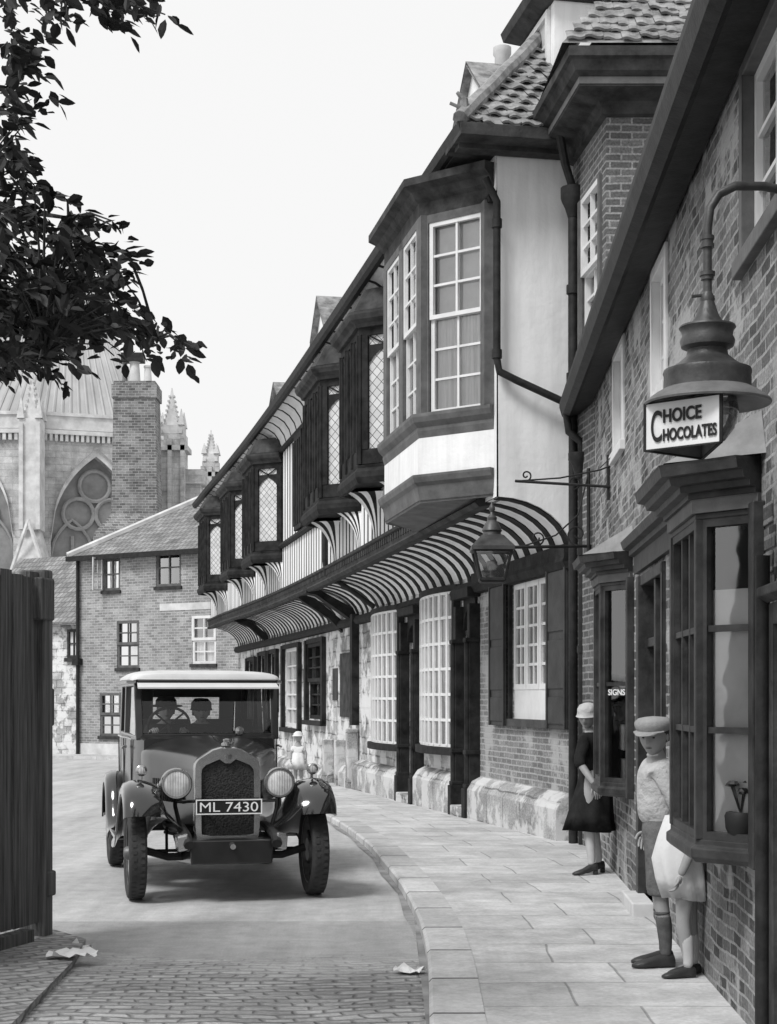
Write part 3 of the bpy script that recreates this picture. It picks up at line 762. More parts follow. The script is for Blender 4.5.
# plinth with weathered top, broken by the doors
mb = MB(CP)
for a, b, h in ((18.45, 22.75, .5), (23.6, 26.2, .55), (27.5, 31.9, .5), (32.6, 33.8, .4), (34.9, 53, .35)):
    n = max(1, int((b - a) / 1.2))
    mb.prism([(LW, gz(b) - .25), (LW + .2, gz(b) - .25), (LW + .2, gz((a + b) / 2) + h - .12), (LW + .12, gz((a + b) / 2) + h), (LW, gz((a + b) / 2) + h + .06)], a, b, n)
mb.build("plinth", M['plinth'], col)
# shuttered window
a, b, c, d = SHW
f = MB(CP); W3 = (b - a) / 3
for i in range(3): bars(f, a + i * W3 + .01, a + (i + 1) * W3 - .01, LW - .07, c + .38, d, 2, 5, .07, .035, .06)
f.box(a, b, LW - .07, LW - .02, c, c + .38)
f = f.build("casement_window", M['white_paint'], col)
p = MB(CP); p.face([(a, LW - .045, c), (a, LW - .045, d), (b, LW - .045, d), (b, LW - .045, c)]); p.build("pane", M['glass'], f, fixn=False)
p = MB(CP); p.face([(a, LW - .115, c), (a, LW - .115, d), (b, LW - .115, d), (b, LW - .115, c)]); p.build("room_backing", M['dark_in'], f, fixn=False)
mb = MB(CP); mb.box(a - .1, b + .1, LW, LW + .07, c - .1, c - .003); mb.build("window_sill", M['shop_paint'], col)
mb = MB(CP); mb.box(a - .08, a, LW + .003, LW + .05, c, d + .1); mb.box(b, b + .08, LW + .003, LW + .05, c, d + .1); mb.box(a, b, LW + .003, LW + .05, d, d + .1); mb.box(18.4, 22.7, LW + .003, LW + .12, d + .1, d + .3); mb.build("window_casing", M['timber'], col)
for u0, u1 in ((a - .82, a - .08), (b + .1, b + .85)):
    mb = MB(CP); z0, z1 = c - .1, d + .05
    mb.box(u0, u1, LW + .055, LW + .085, z0, z1)
    zc = [z0, z0 + .42, z0 + 1.1, z1]
    for q in range(3):
        mb.box(u0 + .07, u1 - .07, LW + .086, LW + .1, zc[q] + .06, zc[q + 1] - .04)
    mb.box(u0, u0 + .05, LW + .086, LW + .108, z0, z1); mb.box(u1 - .05, u1, LW + .086, LW + .108, z0, z1)
    mb.build("shutter", M['shutter'], col, bevel=.008)
# door openings: posts with moulded bases and caps, arched heads, dark leaf
for (a, b, c, d) in (D1, D2):
    mb = MB(CP); g0 = gz(a)
    for u in (a - .12, b + .0):
        mb.box(u, u + .13, LW - .05, LW + .16, g0, d); mb.tube([(u + .065, LW + .17, g0 + .4), (u + .065, LW + .17, d - .5)], .05, 8)
        mb.box(u - .03, u + .16, LW - .02, LW + .24, g0 - .1, g0 + .42)
        for z in (g0 + .42, g0 + .9, d - .55): mb.box(u - .02, u + .15, LW, LW + .22, z, z + .06)
    # arched head
    n = 10; m = (a + b) / 2; hw = (b - a) / 2
    for i in range(n):
        x0 = a + (b - a) * i / n; x1 = a + (b - a) * (i + 1) / n
        z = lambda x: d - .35 + .3 * math.sqrt(max(0, 1 - ((x - m) / hw) ** 2))
        mb.face([(x0, LW + .04, z(x0)), (x1, LW + .04, z(x1)), (x1, LW + .04, d + .1), (x0, LW + .04, d + .1)])
        mb.face([(x0, LW + .04, z(x0)), (x1, LW + .04, z(x1)), (x1, LW - .1, z(x1)), (x0, LW - .1, z(x0))])
    mb.box(a - .15, b + .15, LW, LW + .2, d + .1, d + .25)
    f = mb.build("door_frame", M['timber'], col, bevel=.01)
    mb = MB(CP)
    for i in range(6): mb.box(a + (b - a) * i / 6, a + (b - a) * (i + 1) / 6 - .012, LW - .29, LW - .25, g0 - .02, d)
    mb.build("door", M['door'], f)
    mb = MB(CP); mb.box(a + .02, b - .02, LW - .25, LW + .25, g0 - .1, g0 + .14); mb.build("door_step", M['plinth'], col, bevel=.02)
# bowed leaded shopfront windows
for (a, b, c, d) in (WA, WB):
    n = 8; m = (a + b) / 2
    bow = lambda s: LW + .05 + .17 * (1 - ((s - m) / ((b - a) / 2)) ** 2)
    BW = lambda s, o, z: CP(s, o + bow(s), z)
    f = MB(BW)
    cols, rows = 9, 6
    for i in range(cols + 1):
        s = a + (b - a) * i / cols; f.box(s - .028, s + .028, 0, .05, c, d)
    for j in range(rows + 1):
        z = c + (d - c) * j / rows; f.box(a, b, .004, .04, z - .022, z + .022, n=cols)
    f = f.build("bow_window", M['white_paint'], col)
    p = MB(BW)
    for i in range(n):
        s, t = a + (b - a) * i / n, a + (b - a) * (i + 1) / n; p.face([(s, .02, c), (s, .02, d), (t, .02, d), (t, .02, c)])
    p.build("pane", M['glass'], f, fixn=False)
    p = MB(BW); zz_ = c + (d - c) * .4
    for i in range(n):
        s, t = a + (b - a) * i / n, a + (b - a) * (i + 1) / n
        p.face([(s, -.03, c), (s, -.03, zz_), (t, -.03, zz_), (t, -.03, c)], 0)
        fade = i < 2 or i > n - 2
        p.face([(s, -.05, zz_), (s, -.05, d), (t, -.05, d), (t, -.05, zz_)], 0 if (i > n - 5) else 1)
    p.build("curtain", [M['curtain'], M['blind']], f, fixn=False)
    mb = MB(BW); mb.box(a - .05, b + .05, -.1, .12, c - .14, c - .03, n=8); mb.box(a - .05, b + .05, -.1, .06, d + .024, d + .12, n=8); mb.box(a - .03, a + .03, -.02, .09, c, d); 
    mb.build("window_sill", M['timber'], col)
# narrow and far windows
for (a, b, c, d), kind in [(N1, 0), (WC, 1)] + [(x, 2) for x in WD]:
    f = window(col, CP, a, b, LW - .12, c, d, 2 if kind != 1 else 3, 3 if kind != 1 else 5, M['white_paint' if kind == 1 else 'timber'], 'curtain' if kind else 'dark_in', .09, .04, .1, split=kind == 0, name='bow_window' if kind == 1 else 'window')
    mb = MB(CP); mb.box(a - .25, a, LW + .003, LW + .1, c - .1, d + .1); mb.box(b, b + .25, LW + .003, LW + .1, c - .1, d + .1); mb.box(a - .25, b + .25, LW, LW + .14, c - .14, c - .03); mb.box(a, b, LW + .003, LW + .08, d, d + .12); mb.build("window_casing", M['timber'], col)
# blocked opening: dark timber remains in the stone, low hatch, tall posts
mb = MB(CP); mb.box(32.9, 34.2, LW + .003, LW + .03, 1.25, 2.6); mb.box(34.6, 35.2, LW + .004, LW + .02, 1.6, 2.3); mb.build("blocked_window", M['timber2'], col)
mb = MB(CP)
a, b, c, d = HA; g0 = gz(a)
mb.box(a, b, LW - .25, LW - .2, g0 - .05, d); mb.build("hatch", M['door'], col)
for u in (32.05, 33.45, 35.0):
    mb = MB(CP); mb.box(u, u + .2, LW + .02, LW + .26, gz(u) - .1, gz(u) + (1.2 if u < 33 else .95)); mb.build("stone_post", M['plinth'], col, bevel=.03)
mb = MB(CP); mb.box(32.1, 32.35, LW, LW + .15, 1.1, 3.4); mb.build("wall_post", M['timber'], col)
# ---- coved jetty with black ribs
Z0c, Z1c = 3.3, 3.98
def arc(n=8, lift=0.0):
    return [(LW * math.cos(math.pi / 2 * i / n) - .02 + lift * math.cos(math.pi / 2 * i / n), Z0c + (Z1c - Z0c) * math.sin(math.pi / 2 * i / n) - lift * math.sin(math.pi / 2 * i / n)) for i in range(n + 1)]
mb = MB(CP)
mb.prism(arc(), S0, S1, 40, 0, closed=False)
s = S0 + .02; ar0, ar1 = arc(), arc(8, .014)
while s < S1:
    if not 32.3 < s < 34.2:
        wv = .19 + rnd.uniform(-.025, .03)
        mb.prism(ar1, s, s + wv, 1, 1, closed=False)
        for e in (s, s + wv):
            for i in range(8): mb.face([(e, *ar0[i]), (e, *ar0[i + 1]), (e, *ar1[i + 1]), (e, *ar1[i])], 1)
    s += .52 + rnd.uniform(-.04, .04)
mb.build("jetty_cove", [M['plaster'], M['timber']], col)
mb = MB(CP); mb.prism([(LW - .02, 3.14), (LW + .1, 3.16), (LW + .14, 3.24), (LW + .1, 3.34), (LW - .02, 3.36)], 18.4, 32, 10); mb.prism([(LW - .02, 3.14), (LW + .1, 3.16), (LW + .14, 3.24), (LW + .1, 3.34), (LW - .02, 3.36)], 32.2, S1, 10); mb.build("wall_plate", M['timber'], col)
# great bressumer with carved face
mb = MB(CP)
mb.prism([(-.12, 3.95), (.08, 3.92), (.13, 3.97), (.08, 4.02), (.09, 4.06), (.09, 4.17), (.13, 4.19), (.14, 4.23), (.05, 4.27), (-.12, 4.27)], S0 + .5, S1, 40)
s = 22.5
while s < S1 - .2:
    mb.box(s, s + .09, .09, .11, 4.075, 4.165); s += .17
mb.build("bressumer", M['timber2'], col)
# dragon beam and dark broken bay of the cove
mb = MB(CP)
mb.prism([(-.95, 3.18), (-.1, 3.86), (.12, 3.9), (.12, 4.0), (-.1, 4.0), (-.95, 3.5)], 32.5, 32.9); mb.build("jetty_bracket", M['timber'], col)
mb = MB(CP); mb.prism([(-.95, 3.0), (-.6, 3.4), (.05, 3.88), (.05, 4.0), (-.3, 3.9), (-.95, 3.3)], 34.0, 34.25)
mb.build("jetty_bracket", M['timber'], col)
for (u, q) in ((45.8, 0),):
    mb = MB(CP); mb.prism([(-.9, 3.2), (-.35, 3.7), (.1, 3.9), (.1, 4.0), (-.4, 3.92), (-.9, 3.45)], u, u + .22); mb.build("jetty_bracket", M['timber'], col)
# ---- upper storey skin: plaster panels between close studs
def studs(a, b, z0, z1, gap=.34, wd=.085, name="stud_panel"):
    mb = MB(CP); n = max(1, int((b - a) / 1.5))
    for i in range(n):
        p, q = a + (b - a) * i / n, a + (b - a) * (i + 1) / n; mb.face([(p, 0, z0), (p, 0, z1), (q, 0, z1), (q, 0, z0)], 0)
    s = a + .02
    while s < b - wd:
        ww = wd * rnd.uniform(.8, 1.2); mb.box(s, s + ww, .001, .004, z0, z1, 1); s += gap * rnd.uniform(.9, 1.1)
    mb.build(name, [M['plaster'], M['timber']], col)
studs(22.6, S1, 4.3, 5.2)
studs(22.6, S1, 5.32, 7.5, .4, .11)
mb = MB(CP); mb.prism([(0, 5.2), (.06, 5.2), (.09, 5.25), (.06, 5.32), (0, 5.32)], 22.6, S1, 24); mb.prism([(0, 7.4), (.08, 7.4), (.1, 7.46), (.06, 7.52), (0, 7.52)], 18.5, S1, 24); mb.build("mid_rail", M['timber'], col)
# long mullioned windows between the oriels
for a, b in ((30.6, 32.6), (33.4, 34.4), (45.3, 46.6)):
    mb = MB(CP); mb.box(a, b, .03, .1, 5.35, 5.45); mb.box(a, b, .03, .1, 7.25, 7.38); n = 4
    for i in range(n + 1): mb.box(a + (b - a) * i / n - .05, a + (b - a) * i / n + .05, .03, .11, 5.45, 7.25)
    f = mb.build("mullioned_window", M['timber'], col)
    p = MB(CP); p.face([(a, .035, 5.4), (a, .035, 7.3), (b, .035, 7.3), (b, .035, 5.4)]); p.build("pane", M['door'] if a > 32 or a < 31 else M['lattice'], f, fixn=False)
# ---- eaves cove, fascia and gutter
EO, EVZ = .46, 8.08
eav = [(0, 7.5), (.06, 7.7), (.17, 7.86), (.32, 7.96), (EO, 8.0)]
mb = MB(CP); mb.prism(eav, 22.4, S1 + .2, 34, 0, closed=False)
e2 = [(p[0] + .006 * (i < 4), p[1] - .006 * (i > 0)) for i, p in enumerate(eav)]
s = 22.5
while s < S1:
    mb.prism(e2, s, s + .09, 1, 1, closed=False)
    for e in (s, s + .09):
        for i in range(4): mb.face([(e, *eav[i]), (e, *eav[i + 1]), (e, *e2[i + 1]), (e, *e2[i])], 1)
    s += .8
mb.build("eaves_cove", [M['soffit'], M['timber']], col)
mb = MB(CP); mb.prism([(EO - .02, 7.96), (EO + .05, 7.96), (EO + .1, 8.0), (EO + .13, 8.1), (EO + .1, 8.1), (EO + .02, 8.12), (EO - .02, 8.1)], 18.0, S1 + .35, 36)
mb.build("gutter", M['iron'], col)
mb = MB(CP); a = 30.15
mb.tube([(a, .2, 7.3), (a, .12, 7.0), (a, .12, 4.35)], .05, 8); mb.tube([(a, .12, 4.35), (a, .1, 4.1), (a - .2, -.3, 3.8), (a - .4, LW + .15, 3.4)], .05, 8)
mb.build("downpipe", M['iron'], col, smooth=True)
# ---- roof with hipped near end
RD, RO, RH = 4.2, -3.8, 13.4
SH = 23.8
mb = MB(CP); n = 18
for i in range(n):
    a = SH + (S1 + .2 - SH) * i / n; b = SH + (S1 + .2 - SH) * (i + 1) / n
    mb.face([(a, EO + .1, EVZ), (b, EO + .1, EVZ), (b, RO, RH), (a, RO, RH)]); mb.face([(a, -8.1, EVZ), (b, -8.1, EVZ), (b, RO, RH), (a, RO, RH)])
mb.face([(18, EO + .1, EVZ), (SH, EO + .1, EVZ), (SH, RO, RH)]); mb.face([(18, -8.1, EVZ), (SH, -8.1, EVZ), (SH, RO, RH)])
mb.face([(S1 + .2, EO, EVZ), (S1 + .2, -8.1, EVZ), (S1 + .2, RO, RH)])
mb.face([(18, EO + .1, EVZ), (18, -8.1, EVZ), (SH, RO, RH)])
# pantiles of the hip
hl = Vector(CP(18, EO + .1, EVZ)); hr = Vector(CP(18, -8.1, EVZ)); ap = Vector(CP(SH, RO, RH))
hu = (hr - hl).normalized(); mid = hl + hu * ((ap - hl).dot(hu)); hv = (ap - mid); HT = hv.length; hv.normalize(); hn = hu.cross(hv)
if hn.y > 0: hn = -hn
ua = (ap - hl).dot(hu); LW_ = (hr - hl).length
tiled(mb, lambda u, t, l: tuple(hl + hu * u + hv * t + hn * l), lambda t: (ua * t / HT - .03, LW_ - (LW_ - ua) * t / HT), HT * .62, course=.22, pitch_w=.23, lift=.045, amp=.022)
mb.build("roof", M['tile'], col)
mb = MB()
mb.tube([tuple(hl + (ap - hl) * (i / 16) + Vector((0, 0, .05 + .015 * (i % 2)))) for i in range(17)], .09, 8); mb.build("hip_tile", M['tile'], col)
mb = MB()
q = hl + Vector((.05, .1, .08)); mb.tube([tuple(q), tuple(q + Vector((0, 0, .22))), tuple(q + Vector((-.08, 0, .3)))], [.06, .045, .02], 6); mb.tube([tuple(q + Vector((.02, 0, .1))), tuple(q + Vector((-.16, 0, .18)))], .02, 5); mb.build("finial", M['tile'], col)
# ---- rendered gable end over the side of the jetty
mb = MB(CP)
prof = [(0, 8.0)] + [(p[0], p[1]) for p in arc()][::-1] + [(LW - .12, 3.3), (LW - .12, 8.0)]
mb.face([(S0 - .01, *p) for p in prof]); mb.face([(S0, 0, 3.98), (S0, 0, 8.0), (22.7, 0, 8.0), (22.7, 0, 3.98)])
mb.build("rendered_wall", M['plaster'], col)
mb = MB(CP)
mb.box(17.95, 18.7, -2.4, EO + .1, 7.95, 8.08); mb.prism([(-2.4, 7.9), (EO + .05, 7.9), (EO + .05, 7.95), (-2.4, 7.95)], 18.25, 18.45)
mb.box(18.7, 22.7, 0, EO, 7.95, 8.0); mb.build("eaves_board", M['timber2'], col)
# ---- oriels
def plan_at(plan, k):  # plan drawn back towards the wall, k=1 full
    return [(plan[0][0], plan[0][1]), (plan[0][0] + (plan[1][0] - plan[0][0]) * (.35 + .65 * k), plan[1][1] * k), (plan[3][0] + (plan[2][0] - plan[3][0]) * (.35 + .65 * k), plan[2][1] * k), (plan[3][0], plan[3][1])]
def oriel(sc_, w=1.9, p=.62):
    plan = [(sc_ - .55, 0), (sc_, p), (sc_ + w, p), (sc_ + w + .55, 0)]
    Zs, Zt = 5.18, 7.2
    mb = MB(CP)
    mb.sweep(plan, [(-.04, Zs - .28), (.02, Zs - .28), (.06, Zs - .2), (.06, Zs - .12), (.02, Zs - .06), (.03, Zs - .02), (-.04, Zs)])
    mb.face([(*q, Zs - .14) for q in plan])
    for A, B in zip(plan, plan[1:]):
        mp, L = sub(CP, A, B); front = L > 1
        n = 3 if front else 1
        mb.box(0, L, -.06, .0, Zs, Zs + .22, mp=mp); mb.box(0, L, -.06, 0, Zt - .12, Zt, mp=mp)
        ed = [0] + [L * i / n for i in range(1, n)] + [L]
        pw = .11 if front else .155
        for i, e in enumerate(ed):
            mb.box(e - (pw if i else 0), e + (pw if i < n else 0), -.06, .012, Zs + .22, Zt - .12, mp=mp)
            mb.tube([(min(max(e, .03), L - .03), .015, Zs + .0), (min(max(e, .03), L - .03), .015, Zt - .1)], .025, 6, mp=mp)
        # tracery head over each light
        for i in range(n):
            x0, x1 = L * i / n + pw, L * (i + 1) / n - pw; m = (x0 + x1) / 2; zz = Zt - .12
            k_ = 8
            for q in range(k_):
                xa, xb = x0 + (x1 - x0) * q / k_, x0 + (x1 - x0) * (q + 1) / k_
                f_ = lambda x: zz - .42 + .2 * (1 - abs((x - m) / ((x1 - x0) / 2)) ** 1.5) + .015 * abs(math.sin((x - x0) / (x1 - x0) * math.pi * 3))
                mb.face([(xa, -.02, f_(xa)), (xb, -.02, f_(xb)), (xb, -.02, zz - .14), (xa, -.02, zz - .14)], mp=mp)
            mb.tube([(x0, -.015, zz), (m, -.015, zz - .14)], .014, 5, mp=mp); mb.tube([(x1, -.015, zz), (m, -.015, zz - .14)], .014, 5, mp=mp)
    body = mb.build("oriel", M['timber'], col)
    mb = MB(CP)
    mb.sweep(plan, [(-.02, Zt), (.05, Zt), (.07, Zt + .05), (.14, Zt + .1), (.17, Zt + .17), (.17, Zt + .21), (-.02, Zt + .26)]); mb.face([(*q, Zt + .25) for q in plan])
    # curved board closing the top back to the eaves
    mb.sweep(plan, [(-.02, Zt + .25), (.08, Zt + .24), (-.1, Zt + .6), (-.16, Zt + .6)])
    mb.build("cornice", M['timber2'], body)
    for A, B in zip(plan, plan[1:]):
        mp, L = sub(CP, A, B); q = MB(mp)
        q.face([(.02, -.04, Zs + .2), (L - .02, -.04, Zs + .2), (L - .02, -.04, Zt - .1), (.02, -.04, Zt - .1)][::-1]); q.build("lattice_light", M['lattice'], body, fixn=False)
    # curved bracket of ribbed plaster under each canted side
    for q0, q1, sg in ((plan[0], plan[1], 1), (plan[3], plan[2], -1)):
        mb = MB(CP); N = 9; rows = []; back = []; K = 7
        for i in range(N + 1):
            a = math.pi / 2 * i / N; kk = .05 + .95 * (1 - math.cos(a)); z = 4.3 + (Zs - .2 - 4.3) * math.sin(a)
            c_ = (q0[0] + (q1[0] - q0[0]) * (.3 + .7 * kk), q1[1] * kk)
            rows.append([(q0[0] + (c_[0] - q0[0]) * t / K, c_[1] * t / K, z) for t in range(K + 1)]); back.append(((c_[0], c_[1], z), (c_[0] + sg * .3, .0, z)))
        for r0, r1 in zip(rows, rows[1:]):
            for t in range(K): mb.face([r0[t], r0[t + 1], r1[t + 1], r1[t]], 1 if t % 2 else 0)
        for (u0, v0), (u1, v1) in zip(back, back[1:]):
            P_ = lambda u, v, t: tuple(u[j] + (v[j] - u[j]) * t for j in range(3))
            for t in range(5): mb.face([P_(u0, v0, t / 5), P_(u0, v0, (t + 1) / 5), P_(u1, v1, (t + 1) / 5), P_(u1, v1, t / 5)], t % 2)
        mb.build("oriel_bracket", [M['plaster'], M['timber']], body)
for s, w_ in ((23.9, 1.55), (27.6, 1.8), (37.4, 1.9), (42.4, 1.9), (48.8, 1.9)): oriel(s, w_)
# ---- the large sashed oriel
plan = [(18.62, 0), (19.4, .72), (21.5, .72), (22.3, 0)]
mb = MB(CP); Zs, Zt = 5.06, 7.44
for (s, o) in plan[1:3]: mb.box(s - .09, s + .09, o - .12, o - .005, Zs, Zt)
mb.box(18.6, 18.78, .0, .12, Zs, Zt); mb.box(22.15, 22.33, 0, .12, Zs, Zt)
for A, B in zip(plan, plan[1:]):
    mp, L = sub(CP, A, B); front = L > 1.5
    ed = [(0, .14), (L - .14, L)] + ([(L / 2 - .12, L / 2 + .12)] if front else [])
    for x0, x1 in ed: mb.box(x0, x1, -.1, 0, Zs, Zt, mp=mp)
    mb.box(.14, L - .14, -.1, 0, Zt - .1, Zt, mp=mp)
big = mb.build("oriel", M['grey_paint'], col)
mb = MB(CP)
mb.sweep(plan, [(-.05, Zs - .28), (.0, Zs - .28), (.02, Zs - .2), (.02, Zs - .16), (.07, Zs - .1), (.09, Zs - .04), (.09, Zs), (-.12, Zs)]); mb.build("sill", M['grey_paint'], big)
mb = MB(CP); mb.sweep(plan, [(-.05, 4.3), (-.002, 4.3), (-.002, Zs - .28), (-.05, Zs - .28)]); mb.build("apron", M['plaster'], big)
mb = MB(CP); mb.sweep(plan, [(-.05, 4.02), (-.02, 4.0), (.02, 4.2), (.06, 4.24), (.08, 4.3), (.08, 4.33), (-.05, 4.33)]); mb.face([(18.62, -.1, 3.96)] + [(*q, 4.03) for q in plan] + [(22.3, -.1, 3.96)]); mb.build("base_moulding", M['grey_paint'], big)
mb = MB(CP)
mb.sweep(plan, [(-.1, Zt), (.0, Zt), (.0, Zt + .16), (.05, Zt + .2), (.1, Zt + .28), (.2, Zt + .33), (.2, Zt + .42), (-.1, Zt + .46)], 0); mb.face([(*q, Zt + .45) for q in plan])
mb.build("cornice", M['timber2'], big)
for A, B in zip(plan, plan[1:]):
    mp, L = sub(CP, A, B); front = L > 1.5
    ws = [(.16, L / 2 - .13), (L / 2 + .13, L - .16)] if front else [(.15, L - .15)]
    for x0, x1 in ws:
        mb = MB(mp); zm = Zs + (Zt - Zs) * .485
        bars(mb, x0, x1, -.095, Zs, zm + .02, 2, 3, .05, .028, .05); bars(mb, x0, x1, -.06, zm - .03, Zt - .1, 2, 3, .05, .028, .05)
        mb.build("sash", M['white_paint'], big)
        q = MB(mp); q.face([(x0, -.08, Zs), (x1, -.08, Zs), (x1, -.08, Zt), (x0, -.08, Zt)][::-1]); q.build("pane", M['glass'], big, fixn=False)
        q = MB(mp); q.face([(x0 - .1, -.13, Zs), (x1 + .1, -.13, Zs), (x1 + .1, -.13, zm), (x0 - .1, -.13, zm)][::-1], 0); q.face([(x0 - .1, -.14, zm), (x1 + .1, -.14, zm), (x1 + .1, -.14, Zt), (x0 - .1, -.14, Zt)][::-1], 1); q.build("curtain", [M['curtain'], M['blind']], big, fixn=False)
# rainwater pipes on the rendered end
mb = MB(CP); x = 18.4
mb.tube([(x, .16, 7.62), (x, .1, 7.5), (x - .02, .03, 7.35), (x - .02, .03, 5.55), (x - .02, .0, 5.4), (x - .05, -.2, 5.3), (x - .1, -.95, 4.98)], .045, 10)
for z in (7.1, 5.6): mb.tube([(x - .02, .03, z - .05), (x - .02, .03, z + .05)], .06, 10)
mb.build("downpipe", M['iron'], col, smooth=True)
mb = MB()
px, py = 2.1, 18.22
mb.lathe([(.0, 0), (.06, .02), (.09, .12), (.13, .2), (.14, .24), (.14, .36), (.0, .36)], c=(px, py, 7.1), n=12)
mb.tube([(px, py, 7.15), (px, py, 5.0)], .055, 10); mb.tube([(px - .18, py - .25, 8.0), (px - .1, py - .1, 7.7), (px, py, 7.45)], .05, 8); mb.tube([(px, py, 5.0), (px, py, .0)], .05, 10)
for z in (6.3, 5.3): mb.tube([(px, py, z - .05), (px, py, z + .05)], .075, 10)
mb.build("downpipe", M['iron'], col, smooth=True)
# ---- dormers and stacks on the roof
def dormer(s, o, w, h, rise, wallm, z=None, deep=1.6, win=True, gable=True):
    zb = EVZ + (EO - o) * 1.25 if z is None else z
    mb = MB(CP); mb.box(s, s + w, o - deep, o, zb - .6, zb + h); d = mb.build("dormer", wallm, col)
    mb = MB(CP)
    if gable:
        m = s + w / 2
        for q in (0, 1):
            a, b = (s - .15, m) if q == 0 else (s + w + .15, m)
            mb.face([(a, o + .15, zb + h - .05), (b, o + .15, zb + h + rise), (b, o - deep, zb + h + rise), (a, o - deep, zb + h - .05)])
            mb.face([(a, o + .15, zb + h - .12), (b, o + .15, zb + h + rise - .07), (b, o - deep, zb + h + rise - .07), (a, o - deep, zb + h - .12)])
        mb.face([(s, o + .01, zb + h), (s + w, o + .01, zb + h), (m, o + .01, zb + h + rise - .05)], 1)
    else:
        mb.sweep([(s, o - deep), (s, o), (s + w, o), (s + w, o - deep)], [(0, zb + h), (.05, zb + h), (.22, zb + h + .1), (.25, zb + h + .22), (0, zb + h + rise)]); mb.face([(s, o - deep, zb + h + rise), (s, o, zb + h + rise), (s + w, o, zb + h + rise), (s + w, o - deep, zb + h + rise)])
    mb.build("dormer_roof", [M['tile'] if gable else M['timber2'], wallm], d)
    if win:
        mb = MB(CP); bars(mb, s + .15, s + w - .15, o + .003, zb + .1, zb + h - .05, 2, 3, .07, .04, .05); mb.build("sash", M['white_paint'], d)
        q = MB(CP); q.face([(s + .15, o + .01, zb + .1), (s + .15, o + .01, zb + h), (s + w - .15, o + .01, zb + h), (s + w - .15, o + .01, zb + .1)]); q.build("pane", M['blind'], d, fixn=False)
    return d
dormer(19.4, -.98, 1.3, 1.3, .5, M['plaster'], z=8.9, gable=False, deep=2.4)
dormer(25.2, -1.7, 1.6, .3, .75, M['plaster'], z=11.15, win=False, deep=2)
dormer(30.0, -1.65, 1.4, .4, .6, M['plaster'], z=10.6, win=False)
dormer(34.6, -.7, 1.6, .75, .8, M['plaster'], z=9.15)
dormer(41.0, -.6, 1.5, .4, .5, M['plaster'], z=9.1, win=False)
mb = MB(CP); mb.box(26.6, 27.4, -3.3, -2.2, 10.0, 11.85); mb.box(26.5, 27.5, -3.4, -2.1, 11.85, 12.0); st = mb.build("chimney", M['brick_chim'], col)
for o in (-2.45,):
    mb = MB(CP); mb.lathe([(.17, 0), (.15, .1), (.13, .75), (.16, .8), (.16, .9), (.11, .9)], c=(27, o, 12.0), n=12); mb.build("chimney_pot", M['ashlar_trim'], st, smooth=True)
# ================================================================ FAR BRICK HOUSE
FH = frame(*FHA, FHB[0] - FHA[0], FHB[1] - FHA[1], -1, 0)   # s along the front, o towards us
LH = math.hypot(FHB[0] - FHA[0], FHB[1] - FHA[1])
GH = -.52
house = thing("brick_house", "two-storey mottled brick house with tiled roof and tall stack at the street end", "house", (-9, 60, GH))
def hx(px):      # distance along the front seen at a picture column
    k = (px - 388.5) / 1600; d = fd
    return (k * FHA[1] - FHA[0]) / (d.x - k * d.y)
HE = 7.0
def hz(s, y):
    Y = FHA[1] + fd.y * s; return 1.65 + (698 - y) * Y / 1600
HW = []
for (x0, x1, y0, y1) in ((103, 120, 558, 591), (156, 181, 549, 587), (117, 139, 621, 668), (192, 216, 616, 664), (100, 121, 693, 736)):
    a, b = hx(x0), hx(x1); HW.append((a, b, hz(a, y1), hz(a, y0)))
mb = MB(FH)
mb.wall(0, LH, GH - .2, HE, 0, HW, depth=.12, step=3)
mb.face([(0, 0, GH - .2), (0, -7, GH - .2), (0, -7, HE), (0, 0, HE)]); mb.face([(LH, 0, GH - .2), (LH, 0, HE), (LH, -7, HE), (LH, -7, GH - .2)]); mb.face([(0, -7, GH - .2), (LH, -7, GH - .2), (LH, -7, HE), (0, -7, HE)])
mb.build("wall", M['brick_far'], house)
mb = MB(FH); mb.box(0, LH, .003, .05, GH - .1, GH + .45); mb.build("plinth", M['ashlar_trim'], house)
mb = MB(FH); mb.box(hx(160), LH, .003, .02, hz(4, 611), hz(4, 604)); mb.build("string_course", M['ashlar_trim'], house)
for i, (a, b, c, d) in enumerate(HW):
    f = window(house, FH, a, b, -.1, c, d, 2, 2, M['grey_paint'] if i != 3 else M['white_paint'], 'dark_in' if i == 1 else 'tracery', .1, .05, .07, split=i > 1)
    mb = MB(FH); mb.box(a - .06, b + .06, -.1, .08, c - .12, c); mb.build("sill", M['shop_paint'], f)
    if i > 1:
        p = MB(FH); m = (a + b) / 2
        for u in ((a + .1, m - .08), (m + .08, b - .1)): p.face([(u[0], -.14, c), (u[0], -.14, c + (d - c) * .5), (u[1], -.14, c + (d - c) * .5), (u[1], -.14, c)])
        p.build("half_curtain", M['curtain'], f, fixn=False)
# casement standing open at the upper left
a, b, c, d = HW[0]
mb = MB(FH); mp = frame(*FH(a, 0, 0)[:2], -.55, -.9, -1)
q = MB(mp); bars(q, 0, .55, 0, c, d, 2, 2, .06, .04, .04); q.build("open_casement", M['ashlar_trim'], house)
